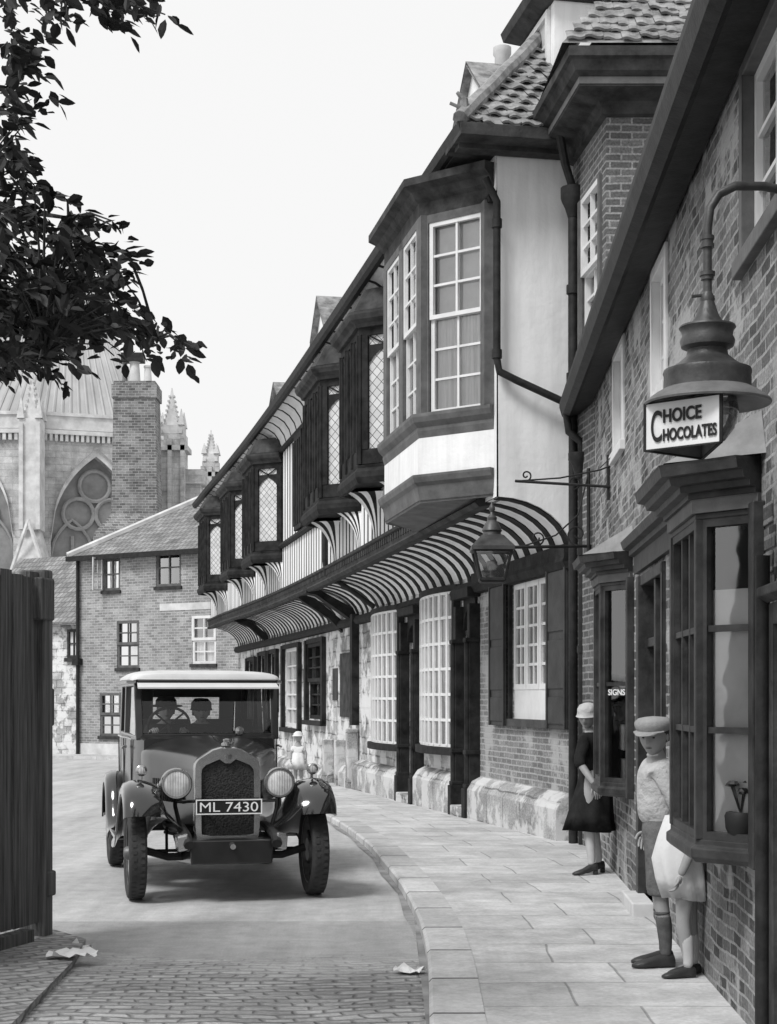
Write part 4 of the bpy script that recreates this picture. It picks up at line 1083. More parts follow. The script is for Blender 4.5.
# roof: front slope with a raking left edge, ridge, back slope
mb = MB(FH)
E = [(-.25, .35, HE), (LH + .3, .35, HE), (LH + .3, -4.2, 9.5), (2.6, -4.2, 9.5), (LH + .3, -8, HE), (-.25, -8, HE)]
mb.face([E[0], E[1], E[2], E[3]]); mb.face([E[3], E[2], E[4], E[5]]); mb.face([E[0], E[3], E[5]])
mb.build("roof", M['tile_far'], house)
mb = MB(FH); mb.tube([(-.25, .35, HE + .06), (2.6, -4.2, 9.56), (LH + .3, -4.2, 9.56)], .13, 6); mb.build("ridge_tile", M['ashlar_trim'], house)
mb = MB(FH); mb.box(-.3, LH + .3, .25, .42, HE - .16, HE + .02); mb.build("gutter", M['iron'], house)
mb = MB(FH); mb.tube([(.05, .12, HE - .1), (.05, .12, GH)], .07, 8); mb.box(-.1, .2, .02, .28, 2.9, 3.15); mb.build("downpipe", M['iron'], house)
# great brick stack behind the roof
def at(px, py, Y): return Vector(((px - 388.5) / 1600 * Y, Y, CAM_Z + (HOR - py) / 1600 * Y))
ch = at(137, 385, 66.5)
mb = MB(); hw = .88
mb.loft([[(ch.x + sx * w_, ch.y + sy * w_ * .8, z) for sx, sy in ((-1, -1), (1, -1), (1, 1), (-1, 1))] for z, w_ in ((6.0, 1.9), (8.4, 1.55), (9.2, .95), (14.0, .86))], 0, caps=(False, False))
for k_, f in enumerate(mb.f):
    ids = f; mb.uv[k_] = [((mb.v[t].x - ch.x) + (mb.v[t].y - ch.y), mb.v[t].z) for t in ids]
stack = mb.build("chimney", M['brick_chim'], house)
mb = MB(); mb.box(ch.x - .93, ch.x + .93, ch.y - .75, ch.y + .75, 14.0, 14.55); mb.box(ch.x - .85, ch.x + .85, ch.y - .68, ch.y + .68, 14.55, 14.7); mb.build("cap", M['brick_chim'], stack)
for dx, h, r in ((-.1, 1.0, .26), (.45, .75, .18), (-.5, 1.15, .12)):
    mb = MB(); mb.lathe([(r, 0), (r * .9, h * .3), (r * .75, h * .85), (r * .95, h * .9), (r * .95, h), (r * .6, h)], c=(ch.x + dx, ch.y, 14.7), n=10); mb.build("chimney_pot", M['brick_chim'] if dx < -.3 else M['ashlar_trim'], stack, smooth=True)
mb = MB(); mb.box(ch.x - .62, ch.x + .3, ch.y - .3, ch.y + .3, 15.6, 15.95); mb.build("cowl", M['iron'], stack)
# ---- low annexe to its left
an = thing("stone_annexe", "low pale stone annexe with sloping tiled roof left of the brick house", "annexe", (-13.2, 62, GH))
AN = lambda s, o, z: (FHA[0] + .02 - fd.x * s + fnrm.x * o, FHA[1] - fd.y * s + fnrm.y * o, z)
mb = MB(AN); 
for q in ([(0, -.4, GH), (7, -.4, GH), (7, -.4, 4.6), (0, -.4, 4.6)], [(7, -.4, GH), (7, -5, GH), (7, -5, 4.6), (7, -.4, 4.6)]): mb.face(q)
mb.build("wall", M['stone_wall'], an)
mb = MB(AN); mb.face([(0, 0, 4.55), (7.2, 0, 4.55), (7.2, -4.2, 7.6), (0, -4.2, 7.6)]); mb.face([(0, 0, 4.45), (7.2, 0, 4.45), (7.2, 0, 4.55), (0, 0, 4.55)]); mb.face([(7.2, 0, 4.55), (7.2, -4.2, 7.6), (7.2, -8, 4.55)]); mb.face([(0, -8, 4.55), (7.2, -8, 4.55), (7.2, -4.2, 7.6), (0, -4.2, 7.6)]); mb.build("roof", M['tile_far'], an)
mb = MB(AN); bars(mb, .3, .95, -.395, 3.2, 4.3, 2, 2, .1, .05, .08); mb.box(.2, 1.05, -.395, -.25, 3.05, 3.2); wf = mb.build("window", M['shop_paint'], an)
p = MB(AN); p.face([(.3, -.392, 3.2), (.95, -.392, 3.2), (.95, -.392, 4.3), (.3, -.392, 4.3)]); p.build("pane", M['blind'], wf, fixn=False)

# ================================================================ CHAPTER HOUSE
V0 = Vector((-21.1, 95)); V1 = Vector((-14.05, 97.4)); V7 = Vector((-29.5, 94.9))
V2 = V1 + Vector((math.cos(R(101)), math.sin(R(101)))) * 8
verts8 = [V0, V1, V2, Vector((-19.5, 112.5)), Vector((-27, 112.5)), Vector((-32.8, 105.5)), V7]
ctr = Vector((-22.5, 104.0))
WT = 17.35
chap = thing("chapter_house", "pale gothic chapter house with traceried arch and steep leaded roof beyond the houses", "church building", (ctr.x, ctr.y, -.6))
mbw, mbt2, mbtr = MB(), MB(), MB()
def gothic(x, hw, zs):        # pointed arch height over springing at distance x from the middle
    r = hw * 2.35; return zs + math.sqrt(max(0, r * r - (r - hw + abs(x)) ** 2))
for i in range(7):
    A, B = verts8[i], verts8[(i + 1) % 7]
    d = (B - A).normalized(); n_ = Vector((d.y, -d.x)); 
    mp = (lambda A, d, n_: lambda s, o, z: (A.x + d.x * s + n_.x * o, A.y + d.y * s + n_.y * o, z))(A, d, n_)
    L = (B - A).length; m = L * .5; hw = L * .36; zs = 11.0; N = 20
    # skin with pointed opening
    mbw.face([(0, 0, -1), (m - hw, 0, -1), (m - hw, 0, WT), (0, 0, WT)], mp=mp); mbw.face([(m + hw, 0, -1), (L, 0, -1), (L, 0, WT), (m + hw, 0, WT)], mp=mp)
    for q in range(N):
        x0, x1 = -hw + 2 * hw * q / N, -hw + 2 * hw * (q + 1) / N; h0, h1 = gothic(x0, hw, zs), gothic(x1, hw, zs)
        mbw.face([(m + x0, 0, h0), (m + x1, 0, h1), (m + x1, 0, WT), (m + x0, 0, WT)], mp=mp)
        mbw.face([(m + x0, 0, h0), (m + x1, 0, h1), (m + x1, -.8, h1), (m + x0, -.8, h0)], mp=mp)
        mbt2.face([(m + x0, .02, h0), (m + x1, .02, h1), (m + x1, .02, h1 + .35), (m + x0, .02, h0 + .35)], mp=mp)
        mbt2.face([(m + x0, .02, h0 + .35), (m + x1, .02, h1 + .35), (m + x1, .25, h1 + .45), (m + x0, .25, h0 + .45)], mp=mp)
    mbw.face([(m - hw, -.8, 0), (m + hw, -.8, 0), (m + hw, -.8, WT), (m - hw, -.8, WT)], 1, mp=mp)
    if i in (0, 6):
        ring = lambda cx, cz, r: mbtr.tube([(cx + r * math.cos(t / 18 * 6.2832), -.66, cz + r * math.sin(t / 18 * 6.2832)) for t in range(19)], .13, 6, mp=mp, caps=False)
        ring(m, zs + 3.45, .92); ring(m - .98, zs + 1.75, .92); ring(m + .98, zs + 1.75, .92)
        for u in (-hw * .5, 0, hw * .5): mbtr.tube([(m + u, -.66, 0), (m + u, -.66, zs + .4)], .12, 6, mp=mp)
        for u, w_ in ((-hw * .5, hw * .5), (hw * .5, hw * .5)):
            mbtr.tube([(m + u + x, -.66, gothic(x, w_, zs - 1.2)) for x in [w_ * (t / 6 - 1) for t in range(13)]], .1, 6, mp=mp)
    mbt2.box(-.1, L + .1, -.3, .35, WT, WT + .25, mp=mp); mbt2.box(0, L, -.3, .2, WT + .3, WT + 1.1, mp=mp); mbt2.box(0, L, -.3, .3, WT + 1.1, WT + 1.3, mp=mp)
    for q in range(24): mbt2.box(L * q / 24, L * (q + .55) / 24, 0, .3, WT - .4, WT, mp=mp)
mbw.build("wall", [M['ashlar'], M['tracery']], chap); mbt2.build("parapet", M['ashlar_trim'], chap); mbtr.build("tracery", M['tracery_bar'], chap)
mb = MB(); ax = Vector((-20.6, 104, 31.8)); NB = 13
for i in range(7):
    A, B = verts8[i], verts8[(i + 1) % 7]; A3, B3 = Vector((*(ctr + (A - ctr) * .95), WT + .6)), Vector((*(ctr + (B - ctr) * .95), WT + .6))
    mb.face([tuple(A3), tuple(B3), tuple(ax)])
    for q in range(NB + 1):
        p = A3 + (B3 - A3) * q / NB; e = p + (ax - p) * .985; mb.tube([tuple(p), tuple(e)], [.11, .02], 5)
mb.build("roof", M['gault'], chap)
def pinnacle(mb, p, w_, z0, z1, z2):
    mb.box(p.x - w_, p.x + w_, p.y - w_, p.y + w_, z0, z1)
    for sx in (-1, 1): mb.box(p.x + sx * w_ * .8 - .12, p.x + sx * w_ * .8 + .12, p.y - w_ - .15, p.y - w_ + .1, z0, z1 - .3)
    for sx, sy in ((-1, -1), (1, -1), (1, 1), (-1, 1)):
        mb.loft([[(p.x + sx * w_ * .85 + a * .22, p.y + sy * w_ * .85 + b * .22, z1) for a, b in ((-1, -1), (1, -1), (1, 1), (-1, 1))], [(p.x + sx * w_ * .85 + a * .02, p.y + sy * w_ * .85 + b * .02, z1 + (z2 - z1) * .42) for a, b in ((-1, -1), (1, -1), (1, 1), (-1, 1))]])
    mb.loft([[(p.x + a * r, p.y + b * r, z) for a, b in ((-1, -1), (1, -1), (1, 1), (-1, 1))] for z, r in ((z1, w_ * .62), (z1 + (z2 - z1) * .5, w_ * .26), (z2, .03))])
    for t in range(1, 7):
        z = z1 + (z2 - z1) * t / 8; r = w_ * .6 * (1 - t / 8) * .95 + .03
        for sx, sy in ((-1, -1), (1, -1), (1, 1), (-1, 1)): mb.box(p.x + sx * r - .06, p.x + sx * r + .06, p.y + sy * r - .06, p.y + sy * r + .06, z, z + .14)
for i in (0, 6):
    A = verts8[i]; out = (A - ctr).normalized(); p = A + out * .9
    mb = MB(); pinnacle(mb, p, .62, 11.5, 18.0, 20.9)
    mb.loft([[(p.x - out.x * 1.2 * k_ + a * w_, p.y - out.y * 1.2 * k_ + b * w_, z) for a, b in ((-1, -1), (1, -1), (1, 1), (-1, 1))] for z, w_, k_ in ((-1, 1.35, -.2), (7.5, 1.2, 0), (9.0, 1.1, 0), (12.6, .2, .3))])
    mb.loft([[(p.x - .95 + a * .06, p.y - 1.2 + b * .06, z) for a, b in ((-1, -1), (1, -1), (1, 1), (-1, 1))] for z in (8.6, 9)])
    for sx in (-1, 1): mb.tube([(p.x + sx * 1.1, p.y - 1.15, 8.6), (p.x, p.y - 1.0, 12.0)], .12, 5)
    mb.build("buttress", M['ashlar_trim'], chap)
# ---- distant spired turrets of the cathedral
for k_, (px, yt, yb, wpx, Y, lab) in enumerate(((172, 388, 520, 14, 112, "taller pale stone turret with crocketed spire just right of the brick stack"), (211, 430, 520, 8, 125, "slimmer distant stone turret whose thin spire stands clear in the sky"))):
    p = at(px, yb, Y); zt = at(px, yt, Y).z; w_ = wpx * Y / 1600; tr = thing("stone_turret", lab, "turret", (p.x, p.y, -.6), 0, "distant cathedral turrets")
    mb = MB(); z1 = zt - (zt - p.z) * .36
    mb.box(p.x - w_, p.x + w_, p.y - w_, p.y + w_, -.6, z1)
    for sx in (-1, 0, 1): mb.box(p.x + sx * w_ * .9 - .15, p.x + sx * w_ * .9 + .15, p.y - w_ - .25, p.y - w_ + .05, -.6, z1 - .4)
    mb.box(p.x - w_ - .25, p.x + w_ + .25, p.y - w_ - .25, p.y + w_ + .25, z1 - 1.2, z1 - .85)
    mb.build("shaft", M['ashlar'], tr)
    mb = MB(); pinnacle(mb, Vector((p.x, p.y)), w_ * .9, z1, z1 + .6, zt); mb.build("spire", M['ashlar_trim'], tr)
    if k_ == 0:
        mb = MB(); mb.box(p.x + w_, p.x + w_ + 1.0, p.y, p.y + 2, -.6, z1 - 3.2); mb.box(p.x + w_, p.x + w_ + 1.3, p.y - .3, p.y + 2, z1 - 3.4, z1 - 2.4); mb.build("stair_turret", M['ashlar'], tr)
aisle = thing("cathedral_aisle", "low pale cathedral aisle roof between the two distant turrets", "church building", (-15, 122, -.6))
p0, p1 = at(182, 520, 122), at(260, 520, 122)
mb = MB(); mb.box(p0.x, p1.x + 4, p0.y, p0.y + 6, -.6, at(0, 505, 122).z); mb.build("wall", M['ashlar'], aisle)
zt = at(0, 505, 122).z
mb = MB(); mb.face([(p0.x, p0.y - .3, zt), (p1.x + 4, p0.y - .3, zt), (p1.x + 4, p0.y + 5, zt + 2.2), (p0.x + 1.0, p0.y + 5, zt + 2.2)]); mb.build("roof", M['gault'], aisle)
mb = MB()
for i in range(6): mb.box(p0.x + i * 1.1, p0.x + .5 + i * 1.1, p0.y - .35, p0.y - .05, zt, zt + .8)
mb.build("battlement", M['ashlar_trim'], aisle)

# ================================================================ BOARD FENCE
FA, FB = (-3.25, 8.9), (-2.47, 11.34)
FF = frame(*FA, FB[0] - FA[0], FB[1] - FA[1], -1)           # o faces the street
LF = math.hypot(FB[0] - FA[0], FB[1] - FA[1])
fence = thing("board_fence", "tall dark upright board fence ending at the left of the street mouth", "fence", (-2.9, 10.1, RZ))
mb = MB(FF); x = 0
while x < LF - .02:
    w_ = min(rnd.uniform(.1, .15), LF - x); t = rnd.uniform(-.006, .01); zt = 2.52 + rnd.uniform(-.03, .03)
    mb.prism([(-.03 + t, .06 + rnd.uniform(0, .03)), (t, .06), (t + .003, zt), (-.03 + t, zt)], x, x + w_ - .007); x += w_
mb.build("boards", M['fence'], fence)
mb = MB(FF)
for z in (.5, 1.4, 2.25): mb.box(0, LF, -.12, -.035, z - .06, z + .06)
mb.build("rail", M['fence'], fence)
mb = MB(FF); mb.box(LF - .02, LF + .1, -.16, .05, RZ - .05, 2.56); mb.box(LF + .02, LF + .16, -.08, .03, 1.45, 1.72); mb.box(LF + .0, LF + .13, -.1, .06, .24, .42); mb.box(LF - .1, LF + .1, -.05, .065, 2.2, 2.5)
mb.build("post", M['fence'], fence, bevel=.015)
mb = MB(FF); mb.box(.0, LF - .25, .0, .1, RZ, .05); mb.build("gravel_board", M['fence'], fence)

# ================================================================ TREE OVERHANGING FROM THE LEFT
tree = thing("broadleaf_tree", "dark leafy tree whose boughs hang into the upper left sky", "tree", (-4.2, 7.4, 0))
mb = MB()
tp = [Vector((-4.2, 7.4, -.1)), Vector((-4.15, 7.4, 1.2)), Vector((-4.0, 7.3, 2.6)), Vector((-3.8, 7.3, 3.8)), Vector((-3.6, 7.4, 5.4)), Vector((-3.5, 7.4, 7.0))]
mb.tube([tuple(p) for p in tp], [.26, .2, .18, .15, .1, .04], 12); mb.build("trunk", M['bark'], tree, smooth=True)
blobs = [(60, -5, 85, 26, 210), (130, 6, 32, 22, 45), (18, 50, 26, 45, 100), (15, 110, 18, 28, 60), (8, 160, 22, 25, 70), (25, 215, 42, 42, 150), (70, 235, 36, 30, 70), (105, 272, 40, 36, 95), (45, 300, 65, 52, 420), (95, 318, 48, 32, 130), (140, 322, 36, 22, 55), (165, 340, 22, 14, 20), (15, 355, 34, 26, 150), (-10, 290, 40, 80, 260), (60, 345, 45, 18, 70), (180, 362, 10, 6, 5), (50, 200, 20, 20, 12), (45, 85, 14, 30, 10)]
lf = MB(); bmb = []
leafuv = [(0, 0)] * 4
def leaf(p, d, up, L, W):
    d = d.normalized(); s = d.cross(up)
    if s.length < .05: s = d.cross(Vector((1, 0, .2)))
    s.normalize(); n_ = s.cross(d)
    P = [(0, 0, 0), (.25, .8, .08), (.55, 1, .1), (.82, .55, .03), (1, 0, -.06)]
    L_ = [p + d * L * a + s * W * b * .5 + n_ * L * c_ * .8 for a, b, c_ in P]; R_ = [p + d * L * a - s * W * b * .5 + n_ * L * c_ * .8 for a, b, c_ in P]
    m = [p + d * L * a - n_ * L * .0 for a, b, c_ in P]
    for a in (L_, R_):
        for i in range(4): 
            f = [m[i], m[i + 1], a[i + 1], a[i]] if 0 < i < 3 else ([m[0], m[1], a[1]] if i == 0 else [m[3], m[4], a[3]])
            lf.face([tuple(v) for v in f], 0, uv=[(0, 0)] * len(f))
limbs = [[(-3.9, 7.3, 3.2), (-3.0, 7.1, 3.6), (-2.2, 7.0, 3.55), (-1.5, 6.95, 3.35), (-1.0, 6.9, 3.2)],
         [(-3.7, 7.3, 4.4), (-2.9, 7.2, 4.75), (-2.1, 7.0, 4.8), (-1.4, 6.9, 4.7)],
         [(-3.8, 7.3, 3.8), (-2.8, 7.5, 4.1), (-2.0, 7.6, 4.0), (-1.5, 7.5, 3.9)],
         [(-3.9, 7.3, 3.0), (-2.9, 6.9, 3.2), (-2.1, 6.8, 3.25), (-1.45, 6.75, 3.1)]]
for L in limbs:
    mb = MB(); mb.tube(L, [.09, .06, .035, .02, .008][-len(L):], 7); mb.build("branch", M['bark'], tree, smooth=True)
nodes = [Vector(p) for L in limbs for p in L[1:]]
tw = MB()
for (bx, by, rx, ry, n) in blobs:
    for t in range(max(2, int(n / 3.9))):
        Y = rnd.uniform(6.3, 7.9); px, py = bx + rnd.gauss(0, .5) * rx, by + rnd.gauss(0, .5) * ry
        c_ = at(px, py, Y)
        nd = min(nodes, key=lambda q: (q - c_).length + (0 if q.x < c_.x + .1 else .6))
        dv = (c_ - nd); 
        if dv.length > .08 and dv.length < .55: tw.tube([tuple(nd), tuple(nd + dv * .5 + Vector((0, 0, .03))), tuple(c_)], [.008, .005, .003], 4)
        base = (Vector((rnd.uniform(.2, 1), rnd.uniform(-.6, .6), rnd.uniform(-.7, .1)))).normalized()
        for j in range(6):
            d = (base + Vector((rnd.uniform(-.9, .9), rnd.uniform(-.9, .9), rnd.uniform(-.9, .7)))).normalized()
            q = c_ + base * (j - 2.5) * .018 + Vector((rnd.gauss(0, .012), rnd.gauss(0, .03), rnd.gauss(0, .012)))
            leaf(q, d, Vector((rnd.gauss(0, .5), rnd.gauss(0, .7), 1)), rnd.uniform(.04, .092), rnd.uniform(.024, .05))
# the unseen bulk of the crown, thinner
for i in range(1500):
    a = rnd.uniform(0, 6.283); r = math.sqrt(rnd.random()) * 1.7; z = rnd.uniform(3.6, 7.4)
    q = Vector((-4.1 + r * math.cos(a), 7.4 + r * math.sin(a), z))
    if q.x > -.245 * q.y + -.15 and q.z < 5.2: continue
    leaf(q, Vector((rnd.gauss(0, 1), rnd.gauss(0, 1), rnd.gauss(-.4, .6))), Vector((rnd.gauss(0, .4), rnd.gauss(0, .4), 1)), rnd.uniform(.07, .11), rnd.uniform(.035, .055))
for f_, u_ in zip(tw.f, tw.uv):
    b0 = len(lf.v); lf.v += [tw.v[i] for i in f_]; lf.f.append(list(range(b0, b0 + len(f_)))); lf.mi.append(1); lf.uv.append(u_)
lf.build("crown", [M['leaf'], M['bark']], tree, fixn=False)

# ================================================================ GAS LAMPS, SIGN, BRACKETS
LX, LY = 1.375, 6.9
lz = lambda y: CAM_Z + (HOR - y) * LY / 1600
lamp = thing("wall_lamp", "large enamelled gas lamp on a swan-neck pipe above the chocolate sign", "street lamp", (LX, LY, 2.9))
q = FR(LY + .15, 0, 0)
mb = MB()
mb.tube([(q[0] + .05, q[1], lz(184)), (LX + .25, LY + .03, lz(184)), (LX + .12, LY, lz(186)), (LX + .05, LY, lz(194)), (LX + .012, LY, lz(208)), (LX, LY, lz(228)), (LX, LY, lz(300))], .02, 10)
for a, r in ((236, .03), (240, .026), (244, .03), (272, .034), (276, .028)): mb.tube([(LX, LY, lz(a)), (LX, LY, lz(a + 4))], r, 12)
mb.lathe([(.012, 0), (.05, .01), (.05, .04), (.012, .05)], c=(q[0] - .0, q[1], lz(184)), n=12, axis='x')
mb.build("bracket", M['lamp_iron'], lamp, smooth=True)
mb = MB()
mb.tube([(LX - .07, LY - .01, lz(297)), (LX, LY, lz(295)), (LX + .03, LY, lz(297))], .007, 6); mb.lathe([(.0, 0), (.028, .01), (.034, .03), (.02, .06), (.0, .06)], c=(LX, LY, lz(306)), n=12)
mb.build("gas_tap", M['lamp_iron'], lamp, smooth=True)
mb = MB()
P = [(.03, 302), (.05, 316), (.075, 325), (.118, 326), (.122, 328), (.112, 331), (.108, 336), (.118, 341), (.112, 347), (.085, 350), (.09, 356), (.125, 363), (.165, 369)]
mb.lathe([(r, lz(y)) for r, y in P], c=(LX, LY, 0), n=40); mb.build("ventilator", M['lamp_iron'], lamp, smooth=True)
mb = MB(); mb.lathe([(.165, lz(369)), (.186, lz(370)), (.19, lz(373)), (.186, lz(376)), (.188, lz(389)), (.195, lz(390))], c=(LX, LY, 0), n=40); mb.build("burner_drum", M['lamp_iron'], lamp, smooth=True)
mb = MB(); mb.lathe([(.18, lz(388)), (.22, lz(393)), (.268, lz(401)), (.273, lz(403)), (.269, lz(405)), (.2, lz(398)), (.0, lz(396))], c=(LX, LY, 0), n=48); mb.build("reflector", M['lamp_light'], lamp, smooth=True)
mb = MB(); mb.lathe([(.0, lz(396)), (.11, lz(398)), (.12, lz(410)), (.1, lz(428)), (.06, lz(440)), (.0, lz(444))], c=(LX + .02, LY + .02, 0), n=24); mb.build("globe", M['glass'], lamp, smooth=True)
sign = thing("shop_sign", "white CHOICE CHOCOLATES lettered sign hung under the gas lamp", "sign", (1.27, 6.85, lz(455)))
A_, B_, C_ = Vector((1.108, 6.9)), Vector((1.386, 6.66)), Vector((1.40, 7.13))
zb, zt = lz(451), lz(404)
def panel(P, Q, name, mats, zz0, zz1):
    d = (Q - P); L = d.length; mp = frame(P.x, P.y, d.x, d.y, -1)
    mb = MB(mp); mb.box(0, L, -.006, 0, zz0, zz1, 0)
    f = .004
    for bx_ in ((0, L, zz0 - .003, zz0 + f), (0, L, zz1 - f, zz1 + .003), (-.003, f, zz0, zz1), (L - f, L + .003, zz0, zz1)): mb.box(bx_[0], bx_[1], -.009, .004, bx_[2], bx_[3], 1)
    mb.build(name, mats, sign); return mp, L
mp, L = panel(A_, B_, "sign_panel", [M['sign_white'], M['iron']], zb, zt)
panel(A_, C_, "sign_panel", [M['lamp_light'], M['iron']], zb - .0, zt)
panel(B_, C_, "sign_panel", [M['lamp_light'], M['iron']], zb, zt)
H = zt - zb; lt = MB()
for body, sz, u, z, xs in (("C", .19, .028, .034, .44), ("HOICE", .078, .088, .112, .8), ("HOCOLATES", .07, .088, .034, .64)):
    m2 = letter(body, sz, xs, mp, u, zb + z, None, None, dy=.004, bold=.0022 if len(body) > 1 else .0012)
    for f_, uvs in zip(m2.f, m2.uv):
        b0 = len(lt.v); lt.v += [m2.v[i] for i in f_]; lt.f.append(list(range(b0, b0 + len(f_)))); lt.mi.append(0); lt.uv.append(uvs)
lt.build("lettering", M['black'], sign)
# straps holding the sign
mb = MB()
for p in (A_, B_, C_): mb.tube([(p.x, p.y, zt), (p.x * .9 + LX * .1, p.y * .9 + LY * .1, lz(399))], .006, 6)
mb.build("hanger", M['iron'], sign)

# old lantern on a scrolled arm
SY = 17.3
sz_ = lambda y, Y=SY: CAM_Z + (HOR - y) * Y / 1600
sx_ = lambda x, Y=SY: (x - 388.5) / 1600 * Y
lan = thing("street_lantern", "four-sided glazed street lantern with finial on a scrolled wall bracket", "street lamp", (sx_(492), SY, 2.85))
cx = sx_(492)
mb = MB()
sq = lambda r, z: [(cx + a * r, SY + b * r, z) for a, b in ((-1, -1), (1, -1), (1, 1), (-1, 1))]
zt_, zb_ = sz_(551), sz_(580)
rt, rb = .2, .125
for i in range(4):
    a, b = sq(rt, zt_)[i], sq(rb, zb_)[i]; mb.tube([a, b], .016, 6)
    j = (i + 1) % 4; mb.tube([sq(rt, zt_)[i], sq(rt, zt_)[j]], .018, 6); mb.tube([sq(rb, zb_)[i], sq(rb, zb_)[j]], .02, 6)
mb.loft([sq(rb, zb_ - .03), sq(rb, zb_ + .01)], caps=(True, True)); mb.build("lantern_frame", M['iron'], lan)
mb = MB(); mb.loft([sq(rt + .03, zt_), sq(rt + .03, zt_ + .04), sq(.12, zt_ + .16), sq(.1, zt_ + .17)], caps=(True, True))
mb.lathe([(.1, zt_ + .17), (.095, zt_ + .2), (.11, zt_ + .22), (.075, zt_ + .3), (.05, zt_ + .33), (.055, zt_ + .36), (.03, zt_ + .39), (.018, zt_ + .42), (.035, zt_ + .45), (.03, zt_ + .48), (.008, zt_ + .52), (0, zt_ + .54)], c=(cx, SY, 0), n=16); mb.build("lantern_cap", M['lamp_iron'], lan, smooth=True)
mb = MB(); mb.loft([sq(rt - .01, zt_), sq(rb - .01, zb_)]); mb.build("pane", M['glass'], lan)
mb = MB(); mb.lathe([(.02, zb_), (.02, zb_ + .1), (.05, zb_ + .11), (.06, zb_ + .2), (0, zb_ + .21)], c=(cx, SY, 0), n=10); mb.build("burner", M['lamp_light'], lan, smooth=True)
wx = FR(17.6, 0, 0)
mb = MB()
arm = zt_ + .06
mb.tube([(cx + rt, SY, arm - .02), (wx[0], wx[1], arm + .02)], .018, 8)
mb.tube([(wx[0] - .06, 17.55, sz_(465)), (wx[0] - .06, 17.55, sz_(552))], .02, 8)
def scroll(cx_, cz_, r0, turns, a0, sgn=1, n=26): return [(cx_ + sgn * r0 * (1 - .8 * t / n) * math.cos(a0 + turns * 6.283 * t / n), SY + .1, cz_ + r0 * (1 - .8 * t / n) * math.sin(a0 + turns * 6.283 * t / n)) for t in range(n + 1)]
mb.tube(scroll(cx + .5, arm + .09, .08, 1.3, -1.57), .009, 6); mb.tube(scroll(wx[0] - .2, arm + .13, .12, 1.2, -1.57, -1), .009, 6)
mb.tube([(cx + .35, SY + .05, arm), (cx + .7, SY + .1, arm + .12), (cx + .95, SY + .15, arm + .35), (wx[0] - .06, 17.55, sz_(470))], .009, 6)
mb.tube([(wx[0] - .06, 17.55, sz_(540)), (wx[0] - .02, 17.58, sz_(556)), (wx[0] - .1, 17.5, sz_(562)), (wx[0] - .05, 17.55, sz_(570))], .014, 6)
mb.build("wall_bracket", M['iron'], lan, smooth=True)
# empty iron sign bracket above it
EY = 15.6; ez = lambda y: sz_(y, EY); ex = lambda x: sx_(x, EY)
sb = thing("sign_bracket", "empty wrought-iron sign bracket projecting high on the shop wall", "bracket", (1.7, EY, 3.6))
ww = FR(EY, 0, 0)
mb = MB()
mb.tube([(ex(515), EY, ez(481)), (ww[0], ww[1], ez(487))], .014, 8)
mb.tube([(ex(517), EY, ez(481)), (ex(560), EY, ez(478)), (ww[0] - .1, EY, ez(470)), (ww[0], ww[1], ez(466))], .008, 6)
SYb = SY; SY = EY
for x, y, r in ((527, 474, .055), (575, 481, .07)): mb.tube(scroll(ex(x), ez(y), r, 1.2, -1.57), .008, 6)
SY = SYb
mb.tube([(ww[0] - .02, EY, ez(455)), (ww[0] - .02, EY, ez(500))], .016, 6)
mb.tube([(ww[0] - .1, EY, ez(468)), (ww[0] - .02, EY - 1.5, ez(462)), (FR(12.2, 0, 0)[0], 12.2, 3.62)], .005, 5)
mb.build("bracket_arm", M['iron'], sb, smooth=True)
# scraps of paper on the setts and in the gutter
lit = [(-2.05, 10.35, .2, "crumpled white paper by the fence foot on the setts", "paper scrap"), (.13, 10.05, .12, "white scrap of paper in the gutter beside the kerb", "paper scrap"), (-2.12, 11.0, .1, "small pale scrap at the fence corner", "paper scrap")]
for (x, y, r, lab, cat) in lit:
    mb = MB(); n = 6; g_ = [[Vector((x + (i / n - .5) * r * 1.6 + rnd.gauss(0, .008), y + (j / n - .5) * r + rnd.gauss(0, .008), RZ + .012 + (.055 if x < -2 and y < 10.8 else .0) + abs(rnd.gauss(0, .022)))) for j in range(n + 1)] for i in range(n + 1)]
    for i in range(n):
        for j in range(n):
            if (i in (0, n - 1) and j in (0, n - 1)): continue
            mb.face([tuple(g_[i][j]), tuple(g_[i + 1][j]), tuple(g_[i + 1][j + 1]), tuple(g_[i][j + 1])])
    tag(mb.build("paper_scrap", M['paper']), lab, cat, 'scraps of paper on the road')
# ================================================================ MOTOR CAR (local: x across, y rearwards, z up, origin under the front axle)
CAR_YAW = R(13)
car = thing("saloon_car", "black 1920s saloon car with pale roof and round headlamps driving towards us", "car", (-1.42, 13.95, RZ + .002), CAR_YAW)
def C(mb, name, mats, parent=car, **kw): return mb.build(name, mats, parent, local=True, **kw)
TR, WB, WR = .78, 2.9, .40
